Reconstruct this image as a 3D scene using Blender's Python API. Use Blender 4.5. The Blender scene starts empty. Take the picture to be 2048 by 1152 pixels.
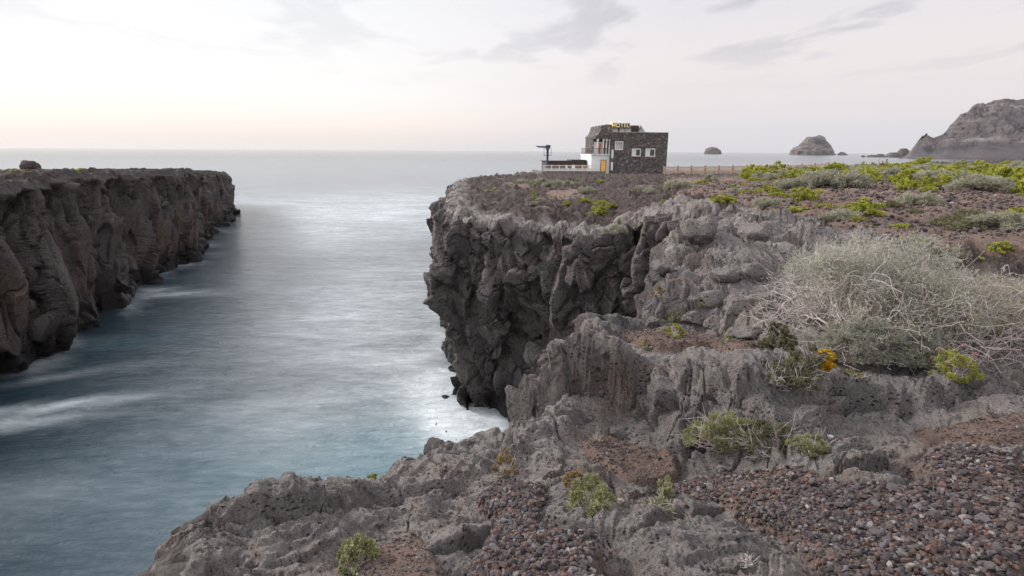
import bpy, math, random
import numpy as np
from mathutils import Matrix, Vector
random.seed(7); RNG = np.random.default_rng(11)
S = bpy.context.scene
C = S.collection

# ============================================================ camera
W_, H_, F_ = 2048.0, 1152.0, 1138.0
CAM = np.array([0.0, 0.0, 12.0])
PITCH = math.atan((576-302.4)/F_)
ROLL = math.radians(0.36)
Rm = Matrix.Rotation(math.pi/2-PITCH, 4, 'X') @ Matrix.Rotation(ROLL, 4, 'Z')
cd = bpy.data.cameras.new('camera'); cam = bpy.data.objects.new('camera', cd); C.objects.link(cam)
cd.sensor_width = 36; cd.lens = 36*F_/W_; cd.clip_start = 0.05; cd.clip_end = 90000
cam.matrix_world = Matrix.Translation(Vector(CAM)) @ Rm
S.camera = cam

# ============================================================ light
SUN_EL, SUN_AZ = math.radians(26), math.radians(-62)      # azimuth from +Y towards +X
sd = bpy.data.lights.new('sun', 'SUN'); sun = bpy.data.objects.new('sun', sd); C.objects.link(sun)
sd.energy = 2.9; sd.angle = math.radians(11); sd.color = (1.0, 0.955, 0.90)
v = Vector((math.sin(SUN_AZ)*math.cos(SUN_EL), math.cos(SUN_AZ)*math.cos(SUN_EL), math.sin(SUN_EL)))
sun.rotation_euler = v.to_track_quat('Z', 'Y').to_euler()

def N(nt, kind, **kw):
    n = nt.nodes.new(kind)
    for k, val in kw.items():
        if k in ('operation', 'blend_type', 'data_type', 'attribute_name', 'sky_type', 'sun_disc', 'sun_elevation', 'sun_rotation',
                 'feature', 'distance', 'noise_dimensions', 'voronoi_dimensions', 'interpolation_type', 'clamp', 'use_clamp', 'noise_type', 'normalize', 'wave_type', 'bands_direction','invert', 'vector_type','air_density','dust_density','ozone_density','altitude'):
            setattr(n, k, val)
        else:
            n.inputs[k.replace('_', ' ')].default_value = val
    return n
def L(nt, a, b): nt.links.new(a, b)
def math_(nt, op, a, b=None, clamp=False):
    n = nt.nodes.new('ShaderNodeMath'); n.operation = op; n.use_clamp = clamp
    for i, x in enumerate((a, b)):
        if x is None: continue
        if isinstance(x, (int, float)): n.inputs[i].default_value = x
        else: nt.links.new(x, n.inputs[i])
    return n.outputs[0]
def ramp(nt, fac, stops, interp='LINEAR'):
    n = nt.nodes.new('ShaderNodeValToRGB'); n.color_ramp.interpolation = interp
    e = n.color_ramp.elements
    while len(e) < len(stops): e.new(0.5)
    for i, (p, c) in enumerate(stops):
        e[i].position = p
        e[i].color = (c, c, c, 1) if isinstance(c, (int, float)) else (*c, 1)
    if fac is not None: nt.links.new(fac, n.inputs[0])
    return n.outputs[0]
def mix(nt, fac, a, b, bt='MIX'):
    n = nt.nodes.new('ShaderNodeMix'); n.data_type = 'RGBA'; n.blend_type = bt
    for i, x in ((0, fac), (6, a), (7, b)):
        if isinstance(x, (int, float)): n.inputs[i].default_value = x if i == 0 else (x, x, x, 1)
        elif isinstance(x, tuple): n.inputs[i].default_value = (*x, 1)
        else: nt.links.new(x, n.inputs[i])
    return n.outputs[2]

w = bpy.data.worlds.new('World'); S.world = w; w.use_nodes = True
nt = w.node_tree; nt.nodes.clear()
out = nt.nodes.new('ShaderNodeOutputWorld'); bg = nt.nodes.new('ShaderNodeBackground')
sky = N(nt, 'ShaderNodeTexSky', sky_type='NISHITA', sun_disc=False, sun_elevation=SUN_EL, sun_rotation=SUN_AZ)
tc = nt.nodes.new('ShaderNodeTexCoord'); sep = nt.nodes.new('ShaderNodeSeparateXYZ'); L(nt, tc.outputs['Generated'], sep.inputs[0])
X, Y, Z = sep.outputs
skyc = nt.nodes.new('ShaderNodeVectorMath'); skyc.operation = 'SCALE'; L(nt, sky.outputs[0], skyc.inputs[0]); skyc.inputs[3].default_value = 0.10
zc = math_(nt, 'MAXIMUM', Z, 0.0)
left = ramp(nt, zc, [(0.0, (.68, .655, .65)), (.018, (.72, .66, .63)), (.045, (.86, .755, .69)), (.085, (.85, .825, .79)), (.2, (.80, .795, .80)), (.32, (.72, .725, .74)), (.5, (1.1, 1.12, 1.15)), (1.0, (1.5, 1.54, 1.62))])
right = ramp(nt, zc, [(0.0, (.60, .59, .62)), (.03, (.62, .605, .63)), (.075, (.71, .645, .65)), (.14, (.735, .675, .665)), (.24, (.66, .65, .68)), (.36, (.60, .60, .64)), (.5, (1.0, 1.02, 1.08)), (1.0, (1.42, 1.48, 1.58))])
az = math_(nt, 'DIVIDE', X, math_(nt, 'MAXIMUM', math_(nt, 'SQRT', math_(nt, 'ADD', math_(nt, 'MULTIPLY', X, X), math_(nt, 'MULTIPLY', Y, Y))), 0.001))
azf = ramp(nt, math_(nt, 'MULTIPLY_ADD', az, 0.5), [(.33, 0.0), (.66, 1.0)], 'EASE')
azf.node.inputs[0].links[0].from_node.inputs[2].default_value = 0.5
veil = mix(nt, azf, left, right)
base = mix(nt, 0.93, skyc.outputs[0], veil)
# clouds on a flat layer overhead
cv = nt.nodes.new('ShaderNodeCombineXYZ'); zz = math_(nt, 'ADD', zc, 0.035)
L(nt, math_(nt, 'DIVIDE', X, zz), cv.inputs[0]); L(nt, math_(nt, 'DIVIDE', Y, zz), cv.inputs[1])
n1 = N(nt, 'ShaderNodeTexNoise', Scale=1.75, Detail=10.0, Roughness=0.58, Distortion=0.25)
mp = nt.nodes.new('ShaderNodeMapping'); mp.inputs['Scale'].default_value = (0.75, 0.42, 1); mp.inputs['Location'].default_value = (3.45, 1.2, 0); mp.inputs['Rotation'].default_value = (0, 0, 0.35)
L(nt, cv.outputs[0], mp.inputs[0]); L(nt, mp.outputs[0], n1.inputs['Vector'])
cl = ramp(nt, n1.outputs[0], [(.49, 0.0), (.63, 1.0)], 'EASE')
hi = ramp(nt, zc, [(.07, 0.0), (.20, 1.0)], 'EASE')
amt = math_(nt, 'MULTIPLY', math_(nt, 'MULTIPLY', cl, hi), math_(nt, 'MULTIPLY_ADD', azf, 0.45))
amt.node.inputs[1].links[0].from_node.inputs[2].default_value = 0.25
col = mix(nt, amt, base, (.42, .425, .465))
L(nt, col, bg.inputs[0]); bg.inputs[1].default_value = 1.0
L(nt, bg.outputs[0], out.inputs[0])
S.view_settings.view_transform = 'Standard'; S.view_settings.look = 'None'; S.view_settings.exposure = 0.34; S.view_settings.gamma = 1
S.cycles.max_bounces = 6; S.cycles.diffuse_bounces = 3; S.cycles.glossy_bounces = 3; S.cycles.transparent_max_bounces = 6

# ============================================================ projection helpers (the surveyed points of the place)
R3 = np.array(Rm.to_3x3())
def ray(px, py):
    d = R3 @ np.array([(px-W_/2)/F_, -(py-H_/2)/F_, -1.0]); return d
def P(px, py, z):
    d = ray(px, py); t = (z-CAM[2])/d[2]; return CAM+d*t
def Pd(px, py, dist):
    d = ray(px, py); return CAM+d*(dist/d[1])

# ============================================================ numpy noise
def _h(ix, iy, iz, s):
    h = (ix.astype(np.int64)*73856093) ^ (iy.astype(np.int64)*19349663) ^ (iz.astype(np.int64)*83492791) ^ (s*2654435761)
    h = h & 0xFFFFFFFF
    h = ((h ^ (h >> 15))*2246822519) & 0xFFFFFFFF
    h = ((h ^ (h >> 13))*3266489917) & 0xFFFFFFFF
    return (h ^ (h >> 16)) & 0xFFFFFFFF
def _r(h, k): return (((h*(2*k+1)*40503+k*7919) >> 7) & 0xFFFF)/65535.0
def perlin(x, y, z, s=0):
    x = np.asarray(x, float); y = np.asarray(y, float)+0*x; z = np.asarray(z, float)+0*x
    ix, iy, iz = np.floor(x).astype(np.int64), np.floor(y).astype(np.int64), np.floor(z).astype(np.int64)
    fx, fy, fz = x-ix, y-iy, z-iz
    u, v_, w_ = [t*t*t*(t*(t*6-15)+10) for t in (fx, fy, fz)]
    def g(dx, dy, dz):
        h = _h(ix+dx, iy+dy, iz+dz, s)
        a = _r(h, 1)*6.28318; c = _r(h, 2)*2-1; q = np.sqrt(1-c*c)
        return np.cos(a)*q*(fx-dx)+np.sin(a)*q*(fy-dy)+c*(fz-dz)
    def lp(a, b, t): return a+(b-a)*t
    return 1.6*lp(lp(lp(g(0,0,0), g(1,0,0), u), lp(g(0,1,0), g(1,1,0), u), v_), lp(lp(g(0,0,1), g(1,0,1), u), lp(g(0,1,1), g(1,1,1), u), v_), w_)
def fbm(x, y, z, o=4, s=0, g=0.5):
    r = 0*np.asarray(x, float); a = 1.0
    for i in range(o):
        r = r+a*perlin(x, y, z, s+i); a *= g; x, y, z = x*2.03+5.1, y*2.03+1.7, z*2.03+9.3
    return r
def ridged(x, y, z, o=4, s=0, g=0.55):
    r = 0*np.asarray(x, float); a = 1.0
    for i in range(o):
        r = r+a*(1-2*np.abs(perlin(x, y, z, s+i))); a *= g; x, y, z = x*2.1+5.1, y*2.1+1.7, z*2.1+9.3
    return r
def voro(x, y, z, s=0, flat=False, jit=0.9):
    """nearest two cells: F1, F2, hash of nearest, vector to its centre"""
    ix, iy, iz = np.floor(x).astype(np.int64), np.floor(y).astype(np.int64), np.floor(z).astype(np.int64)
    f1 = np.full(x.shape, 9.0); f2 = f1.copy(); hh = np.zeros(x.shape, np.int64)
    vx, vy, vz = [np.zeros(x.shape) for _ in range(3)]
    for dx in (-1, 0, 1):
        for dy in (-1, 0, 1):
            for dz in ((0,) if flat else (-1, 0, 1)):
                h = _h(ix+dx, iy+dy, iz+dz, s)
                ax = x-(ix+dx+.5+jit*(_r(h, 1)-.5)); ay = y-(iy+dy+.5+jit*(_r(h, 2)-.5)); az_ = 0*x if flat else z-(iz+dz+.5+jit*(_r(h, 3)-.5))
                d = np.sqrt(ax*ax+ay*ay+az_*az_)
                m = d < f1
                f2 = np.where(m, f1, np.minimum(f2, d))
                hh = np.where(m, h, hh); vx = np.where(m, ax, vx); vy = np.where(m, ay, vy); vz = np.where(m, az_, vz); f1 = np.where(m, d, f1)
    return f1, f2, hh, vx, vy, vz
def sstep(a, b, x):
    t = np.clip((x-a)/(b-a), 0, 1); return t*t*(3-2*t)

# ============================================================ mesh helpers
def tag(o, label=None, cat=None, group=None, kind=None):
    if label: o['label'] = label
    if cat: o['category'] = cat
    if group: o['group'] = group
    if kind: o['kind'] = kind
    return o
def np_mesh(name, verts, faces, mat=None, smooth=True, attrs=None, cols=None):
    """faces: (n,3) or (n,4) array or list of such"""
    me = bpy.data.meshes.new(name)
    verts = np.asarray(verts, np.float32); fl = faces if isinstance(faces, list) else [faces]
    fl = [np.asarray(f, np.int32) for f in fl if len(f)]
    nl = sum(f.size for f in fl); nf = sum(len(f) for f in fl)
    me.vertices.add(len(verts)); me.vertices.foreach_set('co', verts.ravel())
    me.loops.add(nl); me.loops.foreach_set('vertex_index', np.concatenate([f.ravel() for f in fl]))
    me.polygons.add(nf)
    tot = np.concatenate([np.full(len(f), f.shape[1], np.int32) for f in fl])
    st = np.concatenate([[0], np.cumsum(tot)[:-1]]).astype(np.int32)
    me.polygons.foreach_set('loop_start', st)
    me.polygons.foreach_set('use_smooth', np.full(nf, smooth))
    me.update(calc_edges=True)
    for k, a in (attrs or {}).items():
        at = me.attributes.new(k, 'FLOAT', 'POINT'); at.data.foreach_set('value', np.asarray(a, np.float32))
    for k, a in (cols or {}).items():
        at = me.attributes.new(k, 'FLOAT_COLOR', 'POINT'); a4 = np.ones((len(verts), 4), np.float32); a4[:, :3] = a; at.data.foreach_set('color', a4.ravel())
    if mat: me.materials.append(mat)
    return me
def link(name, me, parent=None, loc=None):
    o = bpy.data.objects.new(name, me); C.objects.link(o)
    if parent: o.parent = parent
    if loc is not None: o.location = loc
    return o
def grid_faces(nu, nv, keep=None, flip=False):
    i = np.arange(nu-1)[:, None]*nv+np.arange(nv-1)[None, :]
    f = np.stack([i, i+nv, i+nv+1, i+1], -1)
    if flip: f = f[..., ::-1]
    if keep is not None:
        k = keep.reshape(nu, nv); f = f[k[:-1, :-1] & k[1:, :-1] & k[1:, 1:] & k[:-1, 1:]]
    return f.reshape(-1, 4)
class MB:
    """small mesh builder for man-made parts"""
    def __init__(s): s.v = []; s.f = []
    def add(s, vs, fs):
        b = len(s.v); s.v += [tuple(p) for p in vs]; s.f += [tuple(b+i for i in f) for f in fs]; return s
    def box(s, x0, x1, y0, y1, z0, z1):
        vs = [(x0,y0,z0),(x1,y0,z0),(x1,y1,z0),(x0,y1,z0),(x0,y0,z1),(x1,y0,z1),(x1,y1,z1),(x0,y1,z1)]
        return s.add(vs, [(0,3,2,1),(4,5,6,7),(0,1,5,4),(1,2,6,5),(2,3,7,6),(3,0,4,7)])
    def prism(s, pts, y0, y1):           # polygon in (x,z), pushed along y
        n = len(pts); vs = [(x, y0, z) for x, z in pts]+[(x, y1, z) for x, z in pts]
        fs = [tuple(range(n)), tuple(range(2*n-1, n-1, -1))]+[(i, i+n, (i+1) % n+n, (i+1) % n) for i in range(n)]
        return s.add(vs, fs)
    def tube(s, pts, rad, n=8, cap=True):
        pts = [Vector(p) for p in pts]; rad = rad if isinstance(rad, (list, tuple)) else [rad]*len(pts)
        b = len(s.v)
        for i, p in enumerate(pts):
            d = (pts[min(i+1, len(pts)-1)]-pts[max(i-1, 0)]).normalized()
            a = d.orthogonal().normalized() if abs(d.z) > .99 else d.cross(Vector((0, 0, 1))).normalized(); c = d.cross(a)
            for k in range(n):
                t = 2*math.pi*k/n; s.v.append(tuple(p+(a*math.cos(t)+c*math.sin(t))*rad[i]))
        for i in range(len(pts)-1):
            for k in range(n):
                s.f.append((b+i*n+k, b+i*n+(k+1) % n, b+(i+1)*n+(k+1) % n, b+(i+1)*n+k))
        if cap: s.f.append(tuple(b+k for k in reversed(range(n)))); s.f.append(tuple(b+(len(pts)-1)*n+k for k in range(n)))
        return s
    def build(s, name, mat, parent=None, loc=None, smooth=False):
        me = bpy.data.meshes.new(name); me.from_pydata(s.v, [], s.f); me.materials.append(mat)
        import bmesh
        bm = bmesh.new(); bm.from_mesh(me); bmesh.ops.recalc_face_normals(bm, faces=bm.faces); bm.to_mesh(me); bm.free()
        if smooth: me.polygons.foreach_set('use_smooth', [True]*len(me.polygons))
        return link(name, me, parent, loc)
def empty(name, loc, rz=0.0):
    o = bpy.data.objects.new(name, None); C.objects.link(o); o.location = loc; o.rotation_euler = (0, 0, rz); o.empty_display_size = .2; return o

# ============================================================ materials
def new_mat(name):
    m = bpy.data.materials.new(name); m.use_nodes = True; nt = m.node_tree
    return m, nt, nt.nodes['Principled BSDF']
def attr(nt, name):
    n = nt.nodes.new('ShaderNodeAttribute'); n.attribute_name = name; return n
def rock_material(name, near):
    m, nt, b = new_mat(name)
    geo = nt.nodes.new('ShaderNodeNewGeometry'); pos = geo.outputs['Position']
    def noise(sc, det=6, rough=.6, dist=0.0):
        n = N(nt, 'ShaderNodeTexNoise', Scale=sc, Detail=float(det), Roughness=rough, Distortion=dist); L(nt, pos, n.inputs['Vector']); return n.outputs[0]
    a_aa, a_soil, a_fresh, a_wet = [attr(nt, k).outputs['Fac'] for k in ('aa', 'soil', 'fresh', 'wet')]
    big, mid, fine = noise(.55, 5), noise(4.5, 8, .7), noise(42, 6, .7)
    grey = mix(nt, ramp(nt, big, [(.35, 0), (.65, 1)]), (.155, .148, .152), (.27, .255, .25))
    grey = mix(nt, ramp(nt, mid, [(.38, 0), (.66, 1)]), mix(nt, .55, grey, (.105, .10, .104)), grey)
    lich = math_(nt, 'MULTIPLY', ramp(nt, noise(9, 8, .75), [(.52, 0), (.68, 1)]), ramp(nt, noise(1.3, 3), [(.42, 0), (.62, 1)]))
    grey = mix(nt, math_(nt, 'MULTIPLY', lich, .55), grey, (.30, .285, .265))
    grey = mix(nt, math_(nt, 'MULTIPLY', ramp(nt, noise(1.9, 5), [(.50, 0), (.70, 1)]), .5), grey, (.155, .105, .082))
    grey = mix(nt, math_(nt, 'MULTIPLY', ramp(nt, fine, [(.40, 1), (.56, 0)]), .35), grey, (.07, .065, .065))
    fr = mix(nt, ramp(nt, mid, [(.3, 0), (.7, 1)]), (.115, .082, .064), (.20, .155, .12))
    c = mix(nt, math_(nt, 'MULTIPLY', a_fresh, .8), grey, fr)
    aac = mix(nt, ramp(nt, mid, [(.35, 0), (.65, 1)]), (.032, .026, .026), (.080, .064, .060))
    c = mix(nt, a_aa, c, aac)
    so = mix(nt, ramp(nt, mid, [(.3, 0), (.7, 1)]), (.085, .060, .052), (.185, .128, .105))
    so = mix(nt, math_(nt, 'MULTIPLY', ramp(nt, noise(60, 3, .8), [(.45, 0), (.6, 1)]), .6), so, (.12, .10, .10))
    c = mix(nt, a_soil, c, so)
    c = mix(nt, math_(nt, 'MULTIPLY', a_wet, .8), c, (.018, .016, .017))
    rr = math_(nt, 'SUBTRACT', .92, math_(nt, 'MULTIPLY', a_wet, .62)); L(nt, rr, b.inputs['Roughness'])
    b.inputs['Specular IOR Level'].default_value = .25
    # pores and grain
    vsc = (26.0, 62.0) if near else (7.0, 20.0)
    hs = None; pit_shade = None
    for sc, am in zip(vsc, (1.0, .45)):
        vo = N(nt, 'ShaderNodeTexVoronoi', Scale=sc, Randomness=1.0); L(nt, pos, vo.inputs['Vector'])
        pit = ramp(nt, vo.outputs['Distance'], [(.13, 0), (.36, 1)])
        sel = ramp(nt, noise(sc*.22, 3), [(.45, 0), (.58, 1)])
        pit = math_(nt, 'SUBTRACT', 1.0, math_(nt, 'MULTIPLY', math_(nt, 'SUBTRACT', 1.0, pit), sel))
        pit_shade = pit if pit_shade is None else math_(nt, 'MULTIPLY', pit_shade, pit)
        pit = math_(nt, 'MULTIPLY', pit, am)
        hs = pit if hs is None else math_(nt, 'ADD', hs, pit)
    c = mix(nt, math_(nt, 'MULTIPLY', math_(nt, 'SUBTRACT', 1.0, pit_shade), .6 if near else .35), c, (.035, .032, .032))  # pores darkened in the base colour, painting the shade inside them
    c = mix(nt, 1.0, c, ramp(nt, noise(95 if near else 20, 4, .8), [(.32, .62), (.5, 1.0), (.68, 1.42)]), 'MULTIPLY')
    c = mix(nt, 1.0, c, (1.70, 1.60, 1.51) if near else (.98, .91, .87), 'MULTIPLY')
    L(nt, c, b.inputs['Base Color'])
    hs = math_(nt, 'ADD', math_(nt, 'MULTIPLY', hs, 1.3), math_(nt, 'MULTIPLY', noise(30 if near else 9, 9, .78), 1.3))
    bp = nt.nodes.new('ShaderNodeBump'); bp.inputs['Strength'].default_value = 1.0; bp.inputs['Distance'].default_value = .05 if near else .11
    L(nt, hs, bp.inputs['Height']); L(nt, bp.outputs[0], b.inputs['Normal'])
    return m
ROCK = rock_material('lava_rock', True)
CLIFF = rock_material('cliff_rock', False)
def plain(name, col, rough=.7, var=.25, sc=6.0, metal=0.0, bump=0.0, emit=None):
    m, nt, b = new_mat(name)
    tc = nt.nodes.new('ShaderNodeTexCoord')
    n = N(nt, 'ShaderNodeTexNoise', Scale=sc, Detail=5.0, Roughness=.65); L(nt, tc.outputs['Object'], n.inputs['Vector'])
    c = mix(nt, ramp(nt, n.outputs[0], [(.3, 0), (.7, 1)]), tuple(x*(1-var) for x in col), tuple(min(1, x*(1+var*.6)) for x in col))
    L(nt, c, b.inputs['Base Color']); b.inputs['Roughness'].default_value = rough; b.inputs['Metallic'].default_value = metal
    if bump:
        bp = nt.nodes.new('ShaderNodeBump'); bp.inputs['Distance'].default_value = bump; L(nt, n.outputs[0], bp.inputs['Height']); L(nt, bp.outputs[0], b.inputs['Normal'])
    if emit:
        b.inputs['Emission Color'].default_value = (*emit[0], 1); b.inputs['Emission Strength'].default_value = emit[1]
    return m

def inside(x, y, pg):
    r = np.zeros(x.shape, bool); n = len(pg)
    for i in range(n):
        (x1, y1), (x2, y2) = pg[i], pg[(i+1) % n]
        if y1 == y2: continue
        c = ((y1 > y) != (y2 > y)) & (x < (x2-x1)*(y-y1)/(y2-y1)+x1); r ^= c
    return r
def pdist(x, y, pl, closed=False):
    d = np.full(x.shape, 1e9); n = len(pl)
    for i in range(n if closed else n-1):
        a = pl[i]; b = pl[(i+1) % n]; ab = b-a; L2 = ab @ ab+1e-12
        t = np.clip(((x-a[0])*ab[0]+(y-a[1])*ab[1])/L2, 0, 1)
        d = np.minimum(d, np.hypot(x-a[0]-t*ab[0], y-a[1]-t*ab[1]))
    return d
def sdist(x, y, pg):
    d = pdist(x, y, pg, True); return np.where(inside(x, y, pg), d, -d)
# ============================================================ right-hand land : surveyed heights
ctrl = [(300,1150,10.0),(350,1050,9.95),(500,1003,9.95),(640,975,9.9),(740,965,9.85),(860,874,9.75),(950,874,9.65),(1040,842,9.70),
 (1024,1150,10.32),(700,1150,10.2),(1400,1150,10.4),(2048,1150,10.45),(1200,1000,10.12),(1000,1000,10.05),(1200,900,9.85),(1270,885,9.77),
 (1500,900,10.12),(1700,950,10.28),(2048,950,10.4),(1800,850,10.26),(1950,830,10.33),(2048,850,10.38),(1500,892,10.10),(1650,850,10.18),(1400,885,9.97),
 (1140,668,10.34),(1190,628,10.28),(1270,684,10.37),(1240,648,10.18),(1285,652,10.18),(1160,646,10.28),(1280,660,10.26),(1400,712,10.44),(1450,660,10.32),(1500,735,10.48),(1600,728,10.5),(1720,728,10.46),(1850,745,10.48),(2000,768,10.46),(1550,690,10.40),
 (1300,590,10.42),(1400,555,10.52),(1500,560,10.6),(1600,600,10.55),(1500,500,10.62),(1400,485,10.5),(1450,455,10.48),(1600,450,10.66),(1700,420,10.75),(1900,420,10.85),(2040,450,10.85),
 (1700,370,10.75),(1900,380,10.95),(2040,380,11.05),(1350,420,10.25),(1290,410,10.0),(1215,455,9.1),(1200,420,9.25),(1100,438,9.15),(1000,440,9.1),(930,432,9.05),
 (940,380,9.2),(1050,380,9.25),(1150,390,9.35),(1300,370,9.85),(1450,370,10.2),(1600,365,10.55),
 (960,352,8.95),(905,362,9.05),(1090,350,8.8),(1200,348,8.75),(1330,350,8.85),(1500,348,9.05),(1640,343,9.35),(1700,336,9.9),(1850,328,10.4),(1950,325,10.65),(2048,321,10.95)]
ledge = [(1060,852,9.66,.60,.03),(1105,850,9.66,.62,.03),(1180,838,9.70,.64,.04),(1280,838,9.76,.62,.07),(1380,872,9.95,.46,.34),(1480,868,10.03,.40,.40),(1580,832,10.12,.36,.26),(1700,806,10.22,.30,.07),(1850,806,10.28,.26,.03),(1940,790,10.33,.17,.05),(2060,800,10.40,.10,.08),(2300,800,10.45,.04,.1)]
LW = np.array([P(*c[:3])[:2] for c in ledge]); LU = LW[:, 0]/LW[:, 1]; LH = np.array([c[3] for c in ledge]); LB = np.array([c[4] for c in ledge])
LPOLY = np.vstack([LW, [(60, 4), (60, 60), (-2, 60), LW[0]+[-.6, .8]]])
def step(x, y, jag=0.0):
    x = np.asarray(x, float); y = np.asarray(y, float); r = np.zeros(x.shape); m = (y > 2.0) & (y < 12) & (x > -1)
    if m.any():
        u = x[m]/y[m]; sd_ = sdist(x[m], y[m], LPOLY)+(jag[m] if np.ndim(jag) else 0); w_ = np.interp(u, LU, LB); r[m] = np.interp(u, LU, LH)*sstep(-w_, w_, sd_)*(1-sstep(1.6, 4.5, sd_))
    return r
cw = [P(*c) for c in ctrl]
cw += [np.array(c, float) for c in [(20,5,10.6),(60,30,11.3),(90,90,11.3),(5,-3,10.5),(-3,-3,10.4),(-2.5,1,10.0),(8,3,10.5),(4,108,8.4),(50,125,9.2),(100,130,10.5)]]
cw = np.array(cw)
def tpsc(x, y):
    r = np.sqrt(x*x+(y+.8)**2); return np.stack([np.arctan2(x, y+.8)*2.2, np.log(r+1.0)], -1)
TPA = tpsc(cw[:, 0], cw[:, 1])
def _k(d): return np.where(d > 1e-9, d*d*np.log(d+1e-12), 0)
D_ = np.linalg.norm(TPA[:, None]-TPA[None], axis=-1); TPN = len(TPA)
M_ = np.zeros((TPN+3, TPN+3)); M_[:TPN, :TPN] = _k(D_)+np.eye(TPN)*2e-3; M_[:TPN, TPN] = 1; M_[:TPN, TPN+1:] = TPA; M_[TPN, :TPN] = 1; M_[TPN+1:, :TPN] = TPA.T
TPSOL = np.linalg.solve(M_, np.concatenate([cw[:, 2]-np.array([float(step(np.array([q[0]]), np.array([q[1]]))[0]) for q in cw]), np.zeros(3)]))
def z0(x, y, steps=True, jag=0.0):
    x = np.asarray(x, float); y = np.asarray(y, float); a = tpsc(x, y); z = TPSOL[TPN]+a @ TPSOL[TPN+1:]
    if steps: z = z+step(*np.atleast_1d(x, y), jag).reshape(z.shape)
    for i in range(TPN): z = z+TPSOL[i]*_k(np.sqrt((a[..., 0]-TPA[i, 0])**2+(a[..., 1]-TPA[i, 1])**2))
    return z
def G(px, py):
    """point where the line of sight meets the surveyed land"""
    z = 10.2
    for _ in range(14):
        p = P(px, py, z); p = p if p[1] > 0 and p[1] < 140 else np.array([p[0], 120., z])
        z = .5*z+.5*float(z0(p[0], p[1]))
    return np.array([p[0], p[1], z])
rim_px = [(240,1175,9.95),(300,1100,9.93),(350,1045,9.93),(420,1010,9.93),(500,997,9.93),(560,990,9.9),(640,970,9.88),(740,963,9.83),(790,915,9.8),(860,868,9.75),(960,868,9.64),(1010,845,9.68),(1050,832,9.7),(1085,845,9.66),
 (1106,850,9.66),(1116,712,10.3),(1138,668,10.33),(1160,642,10.3),(1187,626,10.27),(1240,640,10.17),(1286,645,10.17),(1288,588,10.4),(1325,535,10.42),(1380,488,10.44),(1436,474,10.42),
 (1418,452,10.28),(1390,441,10.25),(1340,433,10.2),(1292,424,10.08),(1262,440,9.75),(1232,468,9.2),(1180,468,9.1),(1100,452,9.13),(1000,447,9.1),(940,443,9.08),(902,442,9.0),(886,420,9.0),(893,387,9.03),(906,363,9.08),(938,354,8.97),(1000,350,8.9),(1070,349,8.8)]
rim = np.array([P(*c)[:2] for c in rim_px])
rim = np.vstack([[(-3.5, -6), (-3.0, -1.0)], rim, [(-1.0, 90), (1.0, 98), (20, 104), (45, 101), (62, 105), (95, 114), (170, 124)]])
poly = np.vstack([rim, [(170, -6)]])
def gpoly(pts): return np.array([G(*p)[:2] for p in pts])
GRAVEL = [gpoly(p) for p in (
 [(1240,990),(1330,975),(1420,935),(1560,925),(1640,905),(1720,960),(1800,985),(1790,905),(1850,885),(1960,880),(2150,900),(2200,1250),(1560,1250),(1540,1130),(1500,1060),(1400,1000),(1330,985)],
 [(950,960),(1000,940),(1125,958),(1160,1040),(1230,1050),(1290,1090),(1330,1160),(1400,1250),(780,1250),(850,1140),(930,1080),(925,1005)],
 [(1250,962),(1300,985),(1430,1020),(1500,1110),(1560,1250),(1900,1250),(2000,960),(1700,935),(1640,905),(1480,925),(1360,955)])]
SOIL = [gpoly(p) for p in (
 [(1130,862),(1230,845),(1340,868),(1400,950),(1330,985),(1230,965),(1165,935),(1135,895)],
 [(1560,795),(1640,812),(1780,835),(1900,818),(2020,790),(2200,800),(2200,905),(1850,893),(1760,858),(1640,835)],
 [(1215,655),(1290,645),(1420,665),(1540,685),(1545,702),(1400,688),(1290,690)],
 [(620,1160),(700,1085),(800,1040),(870,1055),(930,1150),(900,1250),(600,1250)],
 [(1330,352),(1700,338),(2300,332),(2600,640),(2050,570),(1860,560),(1780,500),(1670,470),(1560,440),(1450,405),(1370,392),(1330,372)],
 [(1085,386),(1170,380),(1180,398),(1110,402)],[(1010,368),(1060,370),(1060,378),(1000,376)])]
AAP = [gpoly(p) for p in (
 [(1780,490),(1860,505),(1950,500),(2080,520),(2080,560),(1880,560),(1800,530)],)]
# hand-surveyed rock masses : (px, py of the front base, width px, depth m, height m, sharpness)
mounds = []
def mound(px, py, wpx, depth, h, rot=0.0, pw=2.4):
    g = G(px, py); dist = g[1]*math.cos(PITCH)+(CAM[2]-g[2])*math.sin(PITCH)
    mounds.append((g[0], g[1]+depth/2, wpx/F_*dist/2, depth/2, h, rot, pw))
mound(430,1120,300,.75,.08); mound(330,1180,260,.5,.16); mound(620,1060,260,.7,.14); mound(870,960,220,.75,.14); mound(560,1150,220,.4,.10)
mound(1078,930,130,.7,.15); mound(1165,985,110,.35,.12,.3); mound(860,1130,190,.3,.11,.2); mound(1000,1080,120,.35,.06)
mound(1360,1100,230,.55,.15,-.2); mound(1460,1160,260,.45,.13,-.2); mound(1250,1010,120,.35,.05)
mound(1180,870,240,.65,.10); mound(1330,880,180,.5,.10)
mound(1770,955,170,.5,.16,0,3.4); mound(1650,950,180,.5,.08); mound(1980,930,260,.4,.07); mound(1880,990,140,.2,.05)
mound(1560,650,200,1.0,.08); mound(1480,600,260,1.2,.14); mound(1340,600,160,1.3,.16); mound(1430,530,180,1.8,.24,0,3.6); mound(1560,545,200,2,.22); mound(1500,470,220,2.2,.2); mound(1620,490,160,2,.2); mound(1390,470,90,1.6,.22)
mound(1660,520,160,1.0,.2); mound(1850,545,200,1.6,.22); mound(1960,540,170,1.5,.18)
mound(1010,440,220,2.4,.2,0,3.2); mound(1110,445,150,2,.2,0,3); mound(930,430,100,4,.3); mound(1190,450,90,2,.3)
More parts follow.
